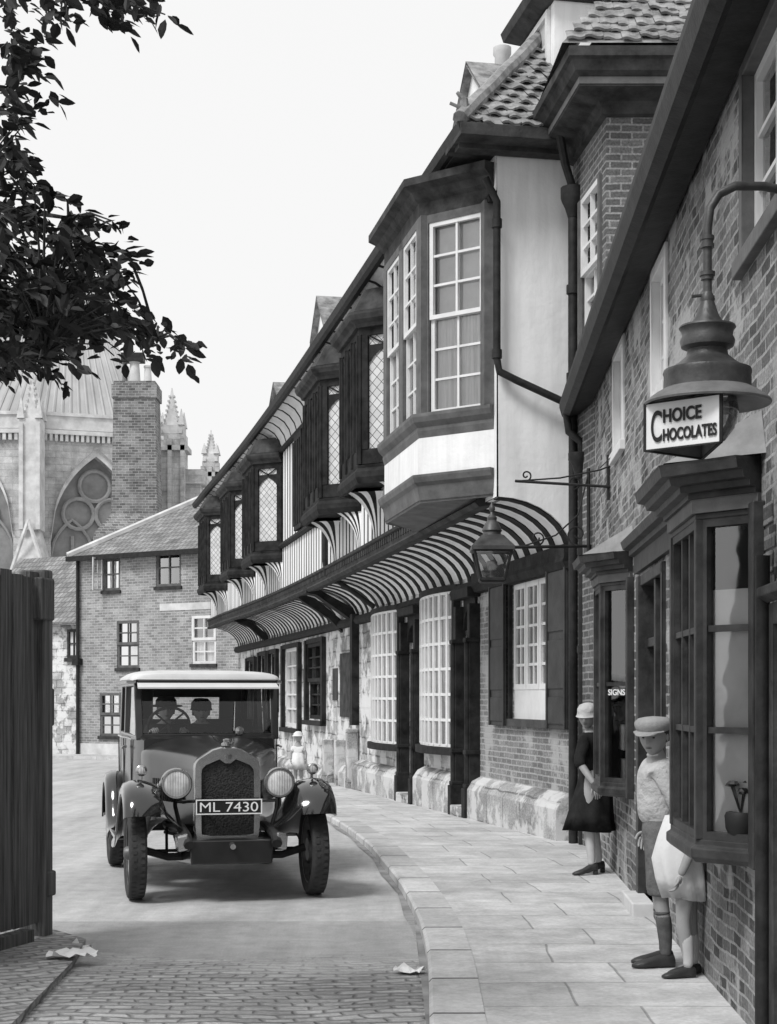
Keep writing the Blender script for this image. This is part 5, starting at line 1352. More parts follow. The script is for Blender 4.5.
# wheels
for sx in (-1, 1):
    for y in (0, WB):
        x = sx * TR
        mb = MB(); hw = .072
        prof = [(.285, -.05), (.30, -.068), (.345, -.078), (.38, -.07), (.394, -.05), (.4, -.02), (.4, .02), (.394, .05), (.38, .07), (.345, .078), (.30, .068), (.285, .05)]
        mb.lathe(prof, c=(x, y, WR), n=40, axis='x')
        for i in range(44):
            a = i / 44 * 6.2832
            for s_ in (-1, 1):
                px = x + s_ * .035; m0 = Matrix.Rotation(a, 4, 'X')
                pts = []
                for dx, dt, r in ((-.02, -.016, .397), (.02, -.016, .397), (.02, .016, .397), (-.02, .016, .397)):
                    pts.append((px + dx, y + math.sin(a + dt / .4 + s_ * .04) * .4055, WR + math.cos(a + dt / .4 + s_ * .04) * .4055))
                mb.face(pts)
        wheel = C(mb, "wheel", M['rubber'], smooth=True)
        mb = MB(); mb.lathe([(.285, -.055), (.295, -.06), (.275, -.02), (.275, .02), (.295, .06), (.285, .055)], c=(x, y, WR), n=36, axis='x'); C(mb, "rim", M['dull_metal'], wheel, smooth=True)
        mb = MB()
        for i in range(12):
            a = i / 12 * 6.2832; mb.tube([(x + sx * .01, y + .07 * math.cos(a), WR + .07 * math.sin(a)), (x, y + .28 * math.cos(a), WR + .28 * math.sin(a))], [.026, .02], 6)
        C(mb, "spoke", M['shutter'], wheel)
        mb = MB(); mb.lathe([(.0, .1), (.04, .098), (.055, .08), (.06, .05), (.1, .035), (.1, -.06), (0, -.06)] if sx > 0 else [(.0, -.1), (.04, -.098), (.055, -.08), (.06, -.05), (.1, -.035), (.1, .06), (0, .06)], c=(x, y, WR), n=20, axis='x'); C(mb, "hub", M['dull_metal'], wheel, smooth=True)
# chassis: rails, axle, springs
mb = MB()
for sx in (-1, 1):
    mb.tube([(sx * .37, -.52, .5), (sx * .38, -.42, .56), (sx * .38, .1, .6), (sx * .4, .8, .55), (sx * .42, 3.4, .56)], .045, 8)
    for k_ in range(4): mb.tube([(sx * .4, -.46 + k_ * .1, .5 - k_ * .02), (sx * .4, 0, .43 - k_ * .02), (sx * .4, .46 - k_ * .1, .5 - k_ * .02)], .016, 6)
mb.tube([(-.7, 0, .42), (-.5, 0, .36), (.5, 0, .36), (.7, 0, .42)], .034, 8); mb.tube([(-.66, .14, .4), (.66, .14, .4)], .014, 6); mb.tube([(.3, .1, .38), (-.45, .9, .5)], .016, 6); mb.tube([(-.5, .12, .38), (-.45, .7, .55)], .015, 6)
mb.tube([(-.68, WB, .4), (.68, WB, .4)], .05, 8); mb.lathe([(0, -.14), (.13, -.06), (.14, .06), (0, .14)], c=(0, WB, .4), n=14, axis='x')
C(mb, "chassis", M['iron'], smooth=True)
# dropped cover between the dumb irons
mb = MB()
mb.loft([[(-.36, -.40, .53), (.36, -.40, .53), (.345, -.44, .33), (-.345, -.44, .33)], [(-.42, .3, .54), (.42, .3, .54), (.4, .3, .28), (-.4, .3, .28)]], caps=(True, True)); C(mb, "front_apron", M['car'], bevel=.012)
for sx in (-1, 1):
    mb = MB(); mb.loft([[(sx * a, y, z) for a, z in ((.36, .46), (.46, .44), (.47, .58), (.37, .6))] for y in (-.5, -.3)], caps=(True, True)); C(mb, "dumb_iron", M['nickel'], bevel=.02)
mb = MB(); mb.tube([(0, -.43, .49), (0, -.5, .48)], .025, 8); C(mb, "starting_crank", M['nickel'], smooth=True)
# radiator: nickel shell with shouldered top
def rad(sc_=1.0, y=0, dz=0):
    P = [(-.27, .5), (-.285, .62), (-.287, 1.13), (-.28, 1.175), (-.255, 1.21), (-.13, 1.29), (-.06, 1.31), (.06, 1.31), (.13, 1.29), (.255, 1.21), (.28, 1.175), (.287, 1.13), (.285, .62), (.27, .5), (.2, .475), (-.2, .475)]
    return [(x * sc_, y, (z - .9) * (sc_ if sc_ < 1 else 1) + .9 + dz) for x, z in P]
def radin(y):
    P = [(-.225, .56), (-.228, .62), (-.228, 1.08), (-.222, 1.12), (-.19, 1.155), (-.07, 1.205), (-.025, 1.17), (.025, 1.17), (.07, 1.205), (.19, 1.155), (.222, 1.12), (.228, 1.08), (.228, .62), (.225, .56), (.15, .545), (-.15, .545)]
    return [(x, y, z) for x, z in P]
mb = MB()
mb.loft([rad(1, -.02), rad(1, -.12), rad(.975, -.15), radin(-.15), radin(-.12)]); shell = C(mb, "radiator_shell", M['nickel'], smooth=True)
mb = MB(); mb.face(radin(-.118)); C(mb, "radiator_core", M['core'], shell)
mb = MB(); mb.lathe([(.0, 0), (.05, 0), (.05, .02), (.03, .03), (.035, .055), (.0, .065)], c=(0, -.07, 1.32), n=14); C(mb, "radiator_cap", M['nickel'], shell, smooth=True)
mb = MB(); mb.tube([(0, -.155, 1.21), (0, -.16, 1.25)], .03, 8); C(mb, "badge", M['nickel'], shell, smooth=True)
# bonnet from the radiator back to the scuttle
mb = MB(); rings = []
def hood(y, t):
    r = []
    N = 20
    for i in range(N + 1):
        a = math.pi * i / N; w_ = .28 + (.62 - .28) * t; top = 1.305 + .07 * t; sh = 1.1 + .1 * t
        ca, sa = math.cos(a), math.sin(a); p = 2.0
        x = -w_ * math.copysign(abs(ca) ** (2 / p), ca); z = sh + (top - sh) * abs(sa) ** (2 / p)
        r.append((x, y, z))
    return [(-(.27 + .33 * t), y, .62)] + r + [((.27 + .33 * t), y, .62)]
for t in [i / 8 for i in range(9)]: rings.append(hood(-.02 + 1.12 * t, t ** 1.15))
rings.append(hood(1.24, 1.06))
mb.loft(rings, closed=False, caps=(False, False)); bon = C(mb, "bonnet", M['car'], smooth=True)
mb = MB(); mb.tube([(0, -.02 + 1.12 * t, 1.308 + .07 * t ** 1.15) for t in (0, .25, .5, .75, 1)], .009, 6)
for sx in (-1, 1):
    for i in range(14):
        y = .25 + i * .05; t = ((y + .02) / 1.12) ** 1.15; mb.tube([(sx * (.283 + .335 * t), y, .8), (sx * (.283 + .34 * t), y, 1.0)], .012, 5)
C(mb, "louver", M['fender'], bon)
# body tub: smooth lofted sections
mb = MB()
def tub(y, w_, zt, zb=.52, tuck=.08):
    return [(-w_ + tuck, y, zb), (-w_ + .02, y, zb + .14), (-w_, y, zb + .4), (-w_ + .005, y, zt), (-w_ + .03, y, zt + .02), (w_ - .03, y, zt + .02), (w_ - .005, y, zt), (w_, y, zb + .4), (w_ - .02, y, zb + .14), (w_ - tuck, y, zb)]
mb.loft([tub(1.2, .62, 1.33), tub(1.35, .66, 1.36), tub(1.6, .70, 1.36), tub(2.4, .735, 1.36), tub(3.1, .73, 1.36), tub(3.35, .70, 1.34, .6, .1), tub(3.5, .62, 1.3, .68, .1)], caps=(True, True))
# leave the top open above the seats is not needed: trim sits inside
tubo = C(mb, "body", M['car'], smooth=True)
for sx in (-1, 1):
    mb = MB(); mb.tube([(sx * .665, 1.35, 1.345), (sx * .705, 1.6, 1.345), (sx * .74, 2.4, 1.345), (sx * .735, 3.1, 1.345)], .012, 6)
    for y in (1.62, 2.3, 3.0): mb.tube([(sx * (.703 + .03 * min(1, (y - 1.6) / .8)), y, .62), (sx * (.706 + .034 * min(1, (y - 1.6) / .8)), y, 1.33)], .006, 4)
    C(mb, "belt_moulding", M['fender'], tubo)
for sx in (-1, 1):
    mb = MB(); mb.tube([(sx * .73, 1.9, 1.26), (sx * .775, 1.9, 1.26), (sx * .775, 1.78, 1.25)], .012, 6); C(mb, "door_handle", M['nickel'], tubo)
# greenhouse: pillars and rails
ZR = 1.89
mb = MB()
def bar4(p, q, a, b):   # rectangular bar, a across x, b along y
    mb.loft([[(p[0] + sx * a, p[1] + sy * b, p[2]) for sx, sy in ((-1, -1), (1, -1), (1, 1), (-1, 1))], [(q[0] + sx * a, q[1] + sy * b, q[2]) for sx, sy in ((-1, -1), (1, -1), (1, 1), (-1, 1))]], caps=(True, True))
for sx in (-1, 1):
    bar4((sx * .645, 1.36, 1.34), (sx * .655, 1.5, ZR), .035, .035)
    bar4((sx * .705, 2.3, 1.36), (sx * .69, 2.3, ZR), .022, .05)
    bar4((sx * .70, 3.05, 1.36), (sx * .685, 3.0, ZR), .022, .07)
    bar4((sx * .645, 3.42, 1.3), (sx * .63, 3.3, ZR), .05, .08)
    mb.tube([(sx * .66, 1.5, ZR - .02), (sx * .69, 2.3, ZR - .02), (sx * .68, 3.2, ZR - .02)], .035, 6); mb.tube([(sx * .66, 1.4, 1.36), (sx * .71, 2.3, 1.375), (sx * .7, 3.1, 1.375)], .024, 6)
    mb.box(sx * .62, sx * .69, 3.05, 3.36, 1.34, ZR)
mb.tube([(-.65, 1.37, 1.38), (.65, 1.37, 1.38)], .022, 6); mb.tube([(-.66, 1.5, ZR - .02), (.66, 1.5, ZR - .02)], .03, 6)
# rear panel round the back light
bz0, bz1, bx = 1.45, 1.74, .36
for x0, x1, z0, z1 in ((-.66, -bx, 1.28, ZR), (bx, .66, 1.28, ZR), (-bx, bx, 1.28, bz0), (-bx, bx, bz1, ZR)): mb.loft([[(x0, 3.44 - (z0 - 1.28) * .15, z0), (x1, 3.44 - (z0 - 1.28) * .15, z0), (x1, 3.38 - (z0 - 1.28) * .15, z0), (x0, 3.38 - (z0 - 1.28) * .15, z0)], [(x0, 3.44 - (z1 - 1.28) * .15, z1), (x1, 3.44 - (z1 - 1.28) * .15, z1), (x1, 3.38 - (z1 - 1.28) * .15, z1), (x0, 3.38 - (z1 - 1.28) * .15, z1)]], caps=(True, True))
C(mb, "pillars", M['car'], bevel=.008)
# windscreen and side glass
mb = MB(); mb.face([(-.62, 1.372, 1.39), (.62, 1.372, 1.39), (.625, 1.492, ZR - .04), (-.625, 1.492, ZR - .04)]); C(mb, "windscreen", M['glass_car'], fixn=False)
for sx in (-1, 1):
    for y0, y1 in ((1.45, 2.26), (2.35, 2.98)):
        mb = MB(); mb.face([(sx * .682, y0, 1.38), (sx * .70, y1, 1.38), (sx * .685, y1, ZR - .05), (sx * .668, y0 + .08, ZR - .05)]); C(mb, "side_window", M['glass_car'], fixn=False)
mb = MB(); mb.tube([(.25, 1.34, 1.42), (.27, 1.42, 1.7)], .006, 5); mb.lathe([(0, 0), (.04, .005), (.045, .02), (0, .03)], c=(.3, 1.33, 1.42), n=10, axis='y'); C(mb, "wiper", M['nickel'])
# visor and roof
mb = MB(); mb.loft([[(-.66, 1.47, ZR - .0), (.66, 1.47, ZR - .0), (.66, 1.47, ZR + .012), (-.66, 1.47, ZR + .012)], [(-.67, 1.24, ZR - .07), (.67, 1.24, ZR - .07), (.67, 1.24, ZR - .055), (-.67, 1.24, ZR - .055)]], caps=(True, True)); C(mb, "sun_visor", M['car_roof'])  # visor's pale colour stands in for sky reflected off its slope
mb = MB()
def rr(y, w_, z, h):
    r = []
    for i in range(17):
        a = math.pi * i / 16; ca, sa = math.cos(a), math.sin(a)
        r.append((-w_ * math.copysign(abs(ca) ** .45, ca), y, z + h * abs(sa) ** .7))
    return r
mb.loft([rr(1.40, .66, ZR + .02, .02), rr(1.42, .69, ZR + .015, .06), rr(1.55, .725, ZR, .105), rr(2.4, .745, ZR, .125), rr(3.1, .73, ZR, .11), rr(3.38, .69, ZR, .08), rr(3.45, .65, ZR, .02)], caps=(True, True)); C(mb, "roof", M['car_roof'], smooth=True)
mb = MB()
mb.tube([(-.66, 1.40, ZR + .0), (.66, 1.40, ZR)], .02, 6)
for sx in (-1, 1): mb.tube([(sx * .66, 1.40, ZR), (sx * .735, 1.6, ZR), (sx * .755, 2.4, ZR), (sx * .735, 3.1, ZR), (sx * .66, 3.45, ZR)], .02, 6)
C(mb, "roof_gutter", M['car'])
# wings
def wing(path, sx, xi, xo, name, crown=.035, val=None):
    mb = MB(); rings = []
    for i, (y, z) in enumerate(path):
        a = path[max(i - 1, 0)]; b = path[min(i + 1, len(path) - 1)]; t = Vector((b[0] - a[0], b[1] - a[1])).normalized(); n_ = Vector((-t.y, t.x))
        if n_.y < 0 and t.x > 0: n_ = -n_
        prof = [(xi, -.015), (xi + .05, .01), ((xi + xo) / 2, crown), (xo - .07, crown * .75), (xo - .02, .0), (xo, -.045), (xo + .002, -.09), (xo - .012, -.09), (xo - .03, -.04), (xo - .07, crown * .3), ((xi + xo) / 2, crown - .02), (xi + .04, -.02)]
        rings.append([(sx * x, y + n_.x * d, z + n_.y * d) for x, d in prof])
    mb.loft(rings, caps=(True, True)); return C(mb, name, M['fender'], smooth=True)
fp = [(-.47, .74), (-.45, .82), (-.38, .90), (-.26, .965), (-.1, 1.0), (.06, .995), (.22, .95), (.38, .87), (.54, .76), (.7, .64), (.86, .53), (1.02, .46), (1.2, .43), (1.4, .425)]
rp = [(2.2, .43), (2.34, .46), (2.42, .56), (2.46, .68), (2.53, .8), (2.64, .9), (2.8, .955), (2.96, .95), (3.12, .9), (3.24, .8), (3.32, .66), (3.36, .5)]
for sx in (-1, 1):
    wg = wing(fp, sx, .60, .905, "front_wing")
    # inner valance sweeping down to the frame
    mb = MB(); top = []; bot = []
    for y, z in fp[1:12]:
        k_ = max(0, min(1, (y + .45) / .5)); top.append((sx * .605, y, z - .012)); bot.append((sx * .40, max(y, -.30), max(.5, .62 - .0 * k_)))
    for i in range(len(top) - 1):
        mA = [(a[0] * .5 + b[0] * .5 + sx * .03, (a[1] + b[1]) / 2, a[2] * .45 + b[2] * .55) for a, b in ((top[i], bot[i]), (top[i + 1], bot[i + 1]))]
        mb.face([top[i], top[i + 1], mA[1], mA[0]]); mb.face([mA[0], mA[1], bot[i + 1], bot[i]])
    C(mb, "valance", M['fender'], wg, smooth=True)
    mb = MB(); q = (sx * .74, -.12, 1.035)
    mb.tube([q, (q[0], q[1], q[2] + .05)], .012, 6); mb.lathe([(0, -.07), (.03, -.068), (.048, -.055), (.05, -.045), (.045, -.0), (.03, .035), (0, .045)], c=(q[0], q[1], q[2] + .08), n=16, axis='y'); sl = C(mb, "side_lamp", M['nickel'], smooth=True)
    mb = MB(); mb.lathe([(0, -.073), (.028, -.069), (.042, -.058)], c=(q[0], q[1], q[2] + .08), n=16, axis='y'); C(mb, "lens", M['lens'], sl, smooth=True)
    wing(rp, sx, .66, .90, "rear_wing")
    mb = MB(); mb.box(sx * .6, sx * .88, 1.35, 2.25, .40, .435); mb.box(sx * .58, sx * .62, 1.2, 2.4, .42, .6); C(mb, "running_board", M['fender'], bevel=.01)
    # headlamp
    hx_, hy_, hz_ = sx * .445, -.10, 1.0
    mb = MB(); mb.lathe([(.122, -.075), (.127, -.06), (.125, -.03), (.11, .03), (.09, .09), (.05, .13), (0, .145)], c=(hx_, hy_, hz_), n=32, axis='y'); mb.tube([(hx_, hy_ + .03, hz_ - .12), (hx_, hy_ + .03, .8), (sx * .4, hy_ + .05, .62)], .018, 8); mb.tube([(hx_, hy_ + .03, .84), (sx * .28, hy_ + .05, .84)], .014, 6)
    hl_ = C(mb, "headlamp", M['car'], smooth=True)
    mb = MB(); mb.lathe([(.108, -.085), (.112, -.098), (.126, -.098), (.136, -.085), (.136, -.06), (.122, -.058)], c=(hx_, hy_, hz_), n=36, axis='y'); C(mb, "rim", M['nickel'], hl_, smooth=True)
    mb = MB(); mb.lathe([(0, -.105), (.04, -.104), (.08, -.099), (.11, -.088)], c=(hx_, hy_, hz_), n=32, axis='y'); C(mb, "lens", M['lens'], hl_, smooth=True)
# number plate
PY, PZ0, PZ1, PW = -.235, .735, .865, .285
mb = MB(); mb.box(-PW, PW, PY, PY + .012, PZ0, PZ1); plate = C(mb, "number_plate", M['black'])
mb = MB()
for b in ((-PW, PW, PZ0, PZ0 + .01), (-PW, PW, PZ1 - .01, PZ1), (-PW, -PW + .01, PZ0 + .01, PZ1 - .01), (PW - .01, PW, PZ0 + .01, PZ1 - .01)): mb.box(b[0], b[1], PY - .006, PY - .001, b[2], b[3])
for x in (-.2, .2): mb.box(x - .015, x + .015, PY + .013, -.12, .76, .78)
C(mb, "plate_border", M['white_letter'], plate)
lt = letter("ML 7430", .118, .98, lambda s, o, z: (s, PY - o, z), -.262, PZ0 + .024, None, None, dy=.003)
xs = [v.x for v in lt.v]; k_ = .5 / (max(xs) - min(xs)); x0 = min(xs)
for v in lt.v: v.x = -.25 + (v.x - x0) * k_
C(lt, "lettering", M['white_letter'], plate)
# cabin: floor, seats, wheel
mb = MB()
mb.box(-.62, .62, 1.95, 2.4, 1.37, 1.39); 
for x in (-.32, .32): mb.loft([[(x - .27, 2.33, 1.36), (x + .27, 2.33, 1.36), (x + .27, 2.45, 1.36), (x - .27, 2.45, 1.36)], [(x - .25, 2.38, 1.52), (x + .25, 2.38, 1.52), (x + .25, 2.46, 1.52), (x - .25, 2.46, 1.52)]], caps=(True, True))
mb.box(-.6, .6, 3.1, 3.2, 1.36, 1.46); C(mb, "seat", M['door'], bevel=.02)
mb = MB(); n = 28; cw = Vector((-.33, 1.78, 1.47)); ax_ = Vector((0, .85, .53)).normalized(); e1 = Vector((1, 0, 0)); e2 = ax_.cross(e1)
mb.tube([tuple(cw + e1 * .2 * math.cos(6.2832 * i / n) + e2 * .2 * math.sin(6.2832 * i / n)) for i in range(n + 1)], .014, 6)
for i in range(4): mb.tube([tuple(cw), tuple(cw + e1 * .2 * math.cos(.78 + i * 1.57) + e2 * .2 * math.sin(.78 + i * 1.57))], .01, 5)
mb.tube([tuple(cw), tuple(cw - ax_ * .3)], .018, 6); C(mb, "steering_wheel", M['iron'], smooth=True)
# ================================================================ PEOPLE
def skinned(J, E, root=0, sub_=2):
    """joints [(x,y,z,r)] and edges -> one smooth mesh"""
    me = bpy.data.meshes.new("tmp"); me.from_pydata([j[:3] for j in J], E, [])
    o = bpy.data.objects.new("tmp", me); COL.objects.link(o)
    md = o.modifiers.new("s", 'SKIN'); md.use_smooth_shade = True
    sv = me.skin_vertices[0].data
    for i, j in enumerate(J):
        r = j[3]; sv[i].radius = (r, r) if not isinstance(r, (tuple, list)) else r
        sv[i].use_root = i == root
    s = o.modifiers.new("d", 'SUBSURF'); s.levels = sub_; s.render_levels = sub_
    dg = bpy.context.evaluated_depsgraph_get(); dg.update()
    out = bpy.data.meshes.new_from_object(o.evaluated_get(dg))
    bpy.data.objects.remove(o); bpy.data.meshes.remove(me); return out
def merge(meshes, name, mats, parent, matidx=None):
    bm = bmesh.new(); mi = []
    for k_, me in enumerate(meshes):
        n0 = len(bm.faces); bm.from_mesh(me); bm.faces.ensure_lookup_table()
        for f in bm.faces[n0:]: f.material_index = matidx[k_] if matidx else 0; f.smooth = True
        bpy.data.meshes.remove(me)
    bmesh.ops.recalc_face_normals(bm, faces=bm.faces)
    me = bpy.data.meshes.new(name); bm.to_mesh(me); bm.free()
    for m in mats if isinstance(mats, (list, tuple)) else [mats]: me.materials.append(m)
    o = bpy.data.objects.new(name, me); COL.objects.link(o); o.parent = parent; OFF[o.name] = Vector(); return o
def chain(J, pts):
    b = len(J); J += pts; return [(b + i, b + i + 1) for i in range(len(pts) - 1)]
def head_mesh(c, r, yaw=0, pitch=0, tilt=0):
    """face towards -y before turning; r = half height"""
    bm = bmesh.new(); bmesh.ops.create_uvsphere(bm, u_segments=40, v_segments=30, radius=1)
    for v in bm.verts:
        x, y, z = v.co
        lowf = max(0, -z)
        x2 = x * (.74 - .22 * lowf ** 1.5); y2 = y * (.86 if y < 0 else .9); z2 = z
        if y < 0:
            f = max(0, 1 - (abs(x) / .8) ** 2)
            y2 -= .06 * lowf * f                               # chin forward
            if z < -.7: y2 -= .1 * f
            nose = math.exp(-((x / .13) ** 2)) * math.exp(-(((z + .16) / .2) ** 2)); y2 -= .2 * nose
            br_ = math.exp(-((z + .3) / .07) ** 2) * math.exp(-((x / .17) ** 2)); y2 -= .04 * br_
            for sx in (-1, 1): y2 += .1 * math.exp(-(((x - sx * .33) / .17) ** 2)) * math.exp(-(((z - .06) / .11) ** 2))
            y2 -= .035 * math.exp(-((z - .2) / .08) ** 2) * f
            y2 -= .05 * math.exp(-((z + .44) / .05) ** 2) * math.exp(-((x / .24) ** 2)); y2 += .05 * math.exp(-((z + .5) / .03) ** 2) * math.exp(-((x / .25) ** 2)); y2 -= .045 * math.exp(-((z + .57) / .05) ** 2) * math.exp(-((x / .2) ** 2))
        else:
            if z < -.2: y2 *= 1 - .35 * (-z - .2)
        v.co = (x2, y2, z2)
    for sx in (-1, 1):                                        # ears
        ge = bmesh.ops.create_uvsphere(bm, u_segments=12, v_segments=8, radius=1)
        for v in ge['verts']: v.co = (sx * .74 + v.co.x * .07, .08 + v.co.y * .13, -.05 + v.co.z * .22)
        gy = bmesh.ops.create_uvsphere(bm, u_segments=12, v_segments=8, radius=1)
        for v in gy['verts']: v.co = (sx * .3 + v.co.x * .12, -.66 + v.co.y * .1, .06 + v.co.z * .075)
    m = Matrix.Translation(c) @ Matrix.Rotation(yaw, 4, 'Z') @ Matrix.Rotation(pitch, 4, 'X') @ Matrix.Rotation(tilt, 4, 'Y') @ Matrix.Scale(r, 4)
    bm.transform(m); me = bpy.data.meshes.new("head"); bm.to_mesh(me); bm.free(); return me, m
def eyes_mesh(m):
    bm = bmesh.new()
    for sx in (-1, 1):
        for dx, dy, dz, a, b, c_ in ((0, -.735, .05, .075, .05, .045), (.02, -.80, .2, .15, .04, .028)):
            ge = bmesh.ops.create_uvsphere(bm, u_segments=12, v_segments=8, radius=1)
            for v in ge['verts']: v.co = (sx * (.3 + dx) + v.co.x * a, dy + v.co.y * b + (.1 if dz > .1 else 0), dz + v.co.z * c_)
    ge = bmesh.ops.create_uvsphere(bm, u_segments=12, v_segments=8, radius=1)
    for v in ge['verts']: v.co = (v.co.x * .2, -.86 + v.co.y * .05 + abs(v.co.x) * .06, -.5 + v.co.z * .022)
    bm.transform(m); me = bpy.data.meshes.new("eyes"); bm.to_mesh(me); bm.free(); return me
def hand_mesh(w, d, nrm, k=1.0, curl=.5, thumb=1):
    """wrist w, pointing direction d, palm normal nrm; palm and five bent fingers"""
    d = Vector(d).normalized(); n_ = Vector(nrm); n_ = (n_ - d * n_.dot(d)).normalized(); s = d.cross(n_); w = Vector(w)
    J = [(*w, .021 * k), (*(w + d * .035 * k), .026 * k), (*(w + d * .07 * k), .027 * k)]; E = [(0, 1), (1, 2)]
    out = [skinned(J, E)]
    for i, (o_, L) in enumerate(((-.03, .065), (-.01, .075), (.011, .07), (.03, .055))):
        b = w + d * .06 * k + s * o_ * .75 * k; p1 = w + d * .088 * k + s * o_ * k; a = curl
        p2 = p1 + (d * math.cos(a) + n_ * math.sin(a)) * L * .45 * k; p3 = p2 + (d * math.cos(a * 2) + n_ * math.sin(a * 2)) * L * .35 * k; p4 = p3 + (d * math.cos(a * 2.6) + n_ * math.sin(a * 2.6)) * L * .25 * k
        out.append(skinned([(*b, .0095 * k), (*p1, .0095 * k), (*p2, .0085 * k), (*p3, .008 * k), (*p4, .0065 * k)], [(0, 1), (1, 2), (2, 3), (3, 4)]))
    b = w + d * .025 * k - s * .018 * thumb * k; p1 = b + (d * .6 - s * thumb * .8).normalized() * .035 * k; p2 = p1 + (d * .85 - s * thumb * .35 + n_ * .35).normalized() * .028 * k; p3 = p2 + (d * .9 + n_ * .4).normalized() * .02 * k
    out.append(skinned([(*b, .013 * k), (*p1, .011 * k), (*p2, .0095 * k), (*p3, .0075 * k)], [(0, 1), (1, 2), (2, 3)]))
    return out
def shoe_mesh(heel, d, k=1.0, rise=0):
    """heel point on the ground, toe direction"""
    d = Vector(d).normalized(); h = Vector(heel); u = Vector((0, 0, 1)); s = d.cross(u); bm_r = []
    mb = MB()
    for t, w_, hh, z0 in ((-.03, .012, .05, 0), (-.02, .03, .075, 0), (.03, .036, .085, 0), (.08, .034, .075, 0), (.13, .042, .06, 0), (.18, .044, .048, 0), (.22, .034, .036, 0), (.245, .012, .02, .004)):
        c = h + d * t * k; lift = rise * max(0, 1 - max(t, 0) / .15)
        r = []
        for a in range(12):
            th = 2 * math.pi * a / 12; y = math.cos(th) * w_ * k; z = z0 + (math.sin(th) * .5 + .5) * hh * k
            if math.sin(th) < 0: y *= 1.0; z = max(z0, z * .6)
            q = c + s * y + u * (z + lift); r.append(tuple(q))
        mb.loft([r] if False else [r, r]) if False else bm_r.append(r)
    mb.loft(bm_r, caps=(True, True))
    if rise:
        c = h - d * .005 * k; mb.loft([[tuple(c + d * a * .02 * k + s * b * .02 * k + u * z) for a, b in ((-1, -1), (1, -1), (1, 1), (-1, 1))] for z in (0, rise + .01)], caps=(True, True))
    # sole
    r0 = [tuple(Vector(q[i])) for q in bm_r for i in ()]
    me = bpy.data.meshes.new("shoe"); me.from_pydata([tuple(v) for v in mb.v], [], mb.f); me.update(); return me
def skirt_mesh(rings, n=40, folds=7, depth=.1, thick=True):
    """rings: (cx,cy,z,rx,ry,foldamount)"""
    mb = MB(); R_ = []
    for cx_, cy_, z, rx, ry, fa in rings:
        R_.append([(cx_ + rx * math.cos(t) * (1 + fa * math.sin(folds * t + 1) + fa * .5 * math.sin(3 * t)), cy_ + ry * math.sin(t) * (1 + fa * math.sin(folds * t + 1)), z + .01 * math.sin(2 * t) * (fa > .03)) for t in [2 * math.pi * i / n for i in range(n)]])
    last = [(x * .97 + rings[-1][0] * .03, y * .97 + rings[-1][1] * .03, z + .02) for x, y, z in R_[-1]]; last2 = [(x * .6 + rings[-1][0] * .4, y * .6 + rings[-1][1] * .4, z + .15) for x, y, z in last]
    mb.loft(R_ + [last, last2], caps=(True, False))
    me = bpy.data.meshes.new("skirt"); me.from_pydata([tuple(v) for v in mb.v], [], mb.f); me.update(); return me
def hat_mesh(m, rings, n=32):
    mb = MB(); R_ = [[tuple(m @ Vector((rx * math.cos(t), cy_ + ry * math.sin(t), z + dz * math.sin(t)))) for t in [2 * math.pi * i / n for i in range(n)]] for rx, ry, cy_, z, dz in rings]
    mb.loft(R_, caps=(False, True)); me = bpy.data.meshes.new("hat"); me.from_pydata([tuple(v) for v in mb.v], [], mb.f); me.update(); return me
def limb(pts): 
    J = []; E = chain(J, pts); return skinned(J, E)

# ---- boy in the flat cap: stands on the flags, facing left, looking down at the road side
bX, bY = 1.665, 9.9
boy = thing("person", "boy in pale flat cap, light jumper and dark shorts standing on the pavement", "person", (bX, bY, 0))
hx0, hy0, hz0 = -.03, -.04, 1.415
hd, hm = head_mesh(Vector((hx0, hy0, hz0)), .115, yaw=R(-32), pitch=R(9))
J = [(.0, 0, .84, .105), (0, 0, .98, .105), (-.0, 0, 1.12, .12), (-.005, 0, 1.23, .10), (-.01, -.01, 1.29, .053), (-.02, -.025, 1.36, .05)]
E = [(0, 1), (1, 2), (2, 3), (3, 4), (4, 5)]
def add(J, E, start, pts):
    b = len(J); J += pts; E.append((start, b)); E += [(b + i, b + i + 1) for i in range(len(pts) - 1)]
# hips and legs (facing -x: his left is towards -y ... nearer camera leg first)
add(J, E, 0, [(.0, -.075, .78, .08), (-.0, -.08, .48, .052), (.015, -.08, .36, .048), (.03, -.08, .25, .046), (.04, -.08, .09, .032), (.03, -.08, .045, .03)])
add(J, E, 0, [(.02, .075, .78, .08), (.02, .08, .48, .052), (.03, .08, .36, .048), (.045, .08, .25, .046), (.06, .08, .09, .032), (.05, .08, .045, .03)])
add(J, E, 3, [(.0, -.12, 1.2, .055), (.05, -.15, 1.08, .042), (.1, -.13, .95, .038), (.06, -.12, .86, .03)])
add(J, E, 3, [(-.01, .12, 1.2, .055), (.0, .16, 1.06, .042), (-.03, .15, .92, .036), (-.05, .14, .84, .028)])
body = skinned(J, E)
LB = [body, hd] + hand_mesh((.05, -.118, .845), (-.1, 0, -1), (-1, .2, 0), .9, .4) + hand_mesh((-.05, .138, .83), (-.2, 0, -1), (0, -1, 0), .9, .4, -1); merge(LB + [eyes_mesh(hm)], "body", [M['skin_b'], M['hair']], boy, [0] * len(LB) + [1])
J = [(-.0, 0, .85, .12), (0, 0, .96, .14), (0, 0, 1.14, .145), (-.005, 0, 1.24, .118), (-.012, -.008, 1.29, .07)]; E = [(0, 1), (1, 2), (2, 3), (3, 4)]
add(J, E, 3, [(.0, -.13, 1.2, .068), (.055, -.16, 1.08, .058), (.105, -.14, .96, .052), (.07, -.125, .885, .042)])
add(J, E, 3, [(-.01, .13, 1.2, .068), (.0, .17, 1.06, .056), (-.03, .16, .93, .05), (-.048, .143, .87, .04)])
jm = skinned(J, E)
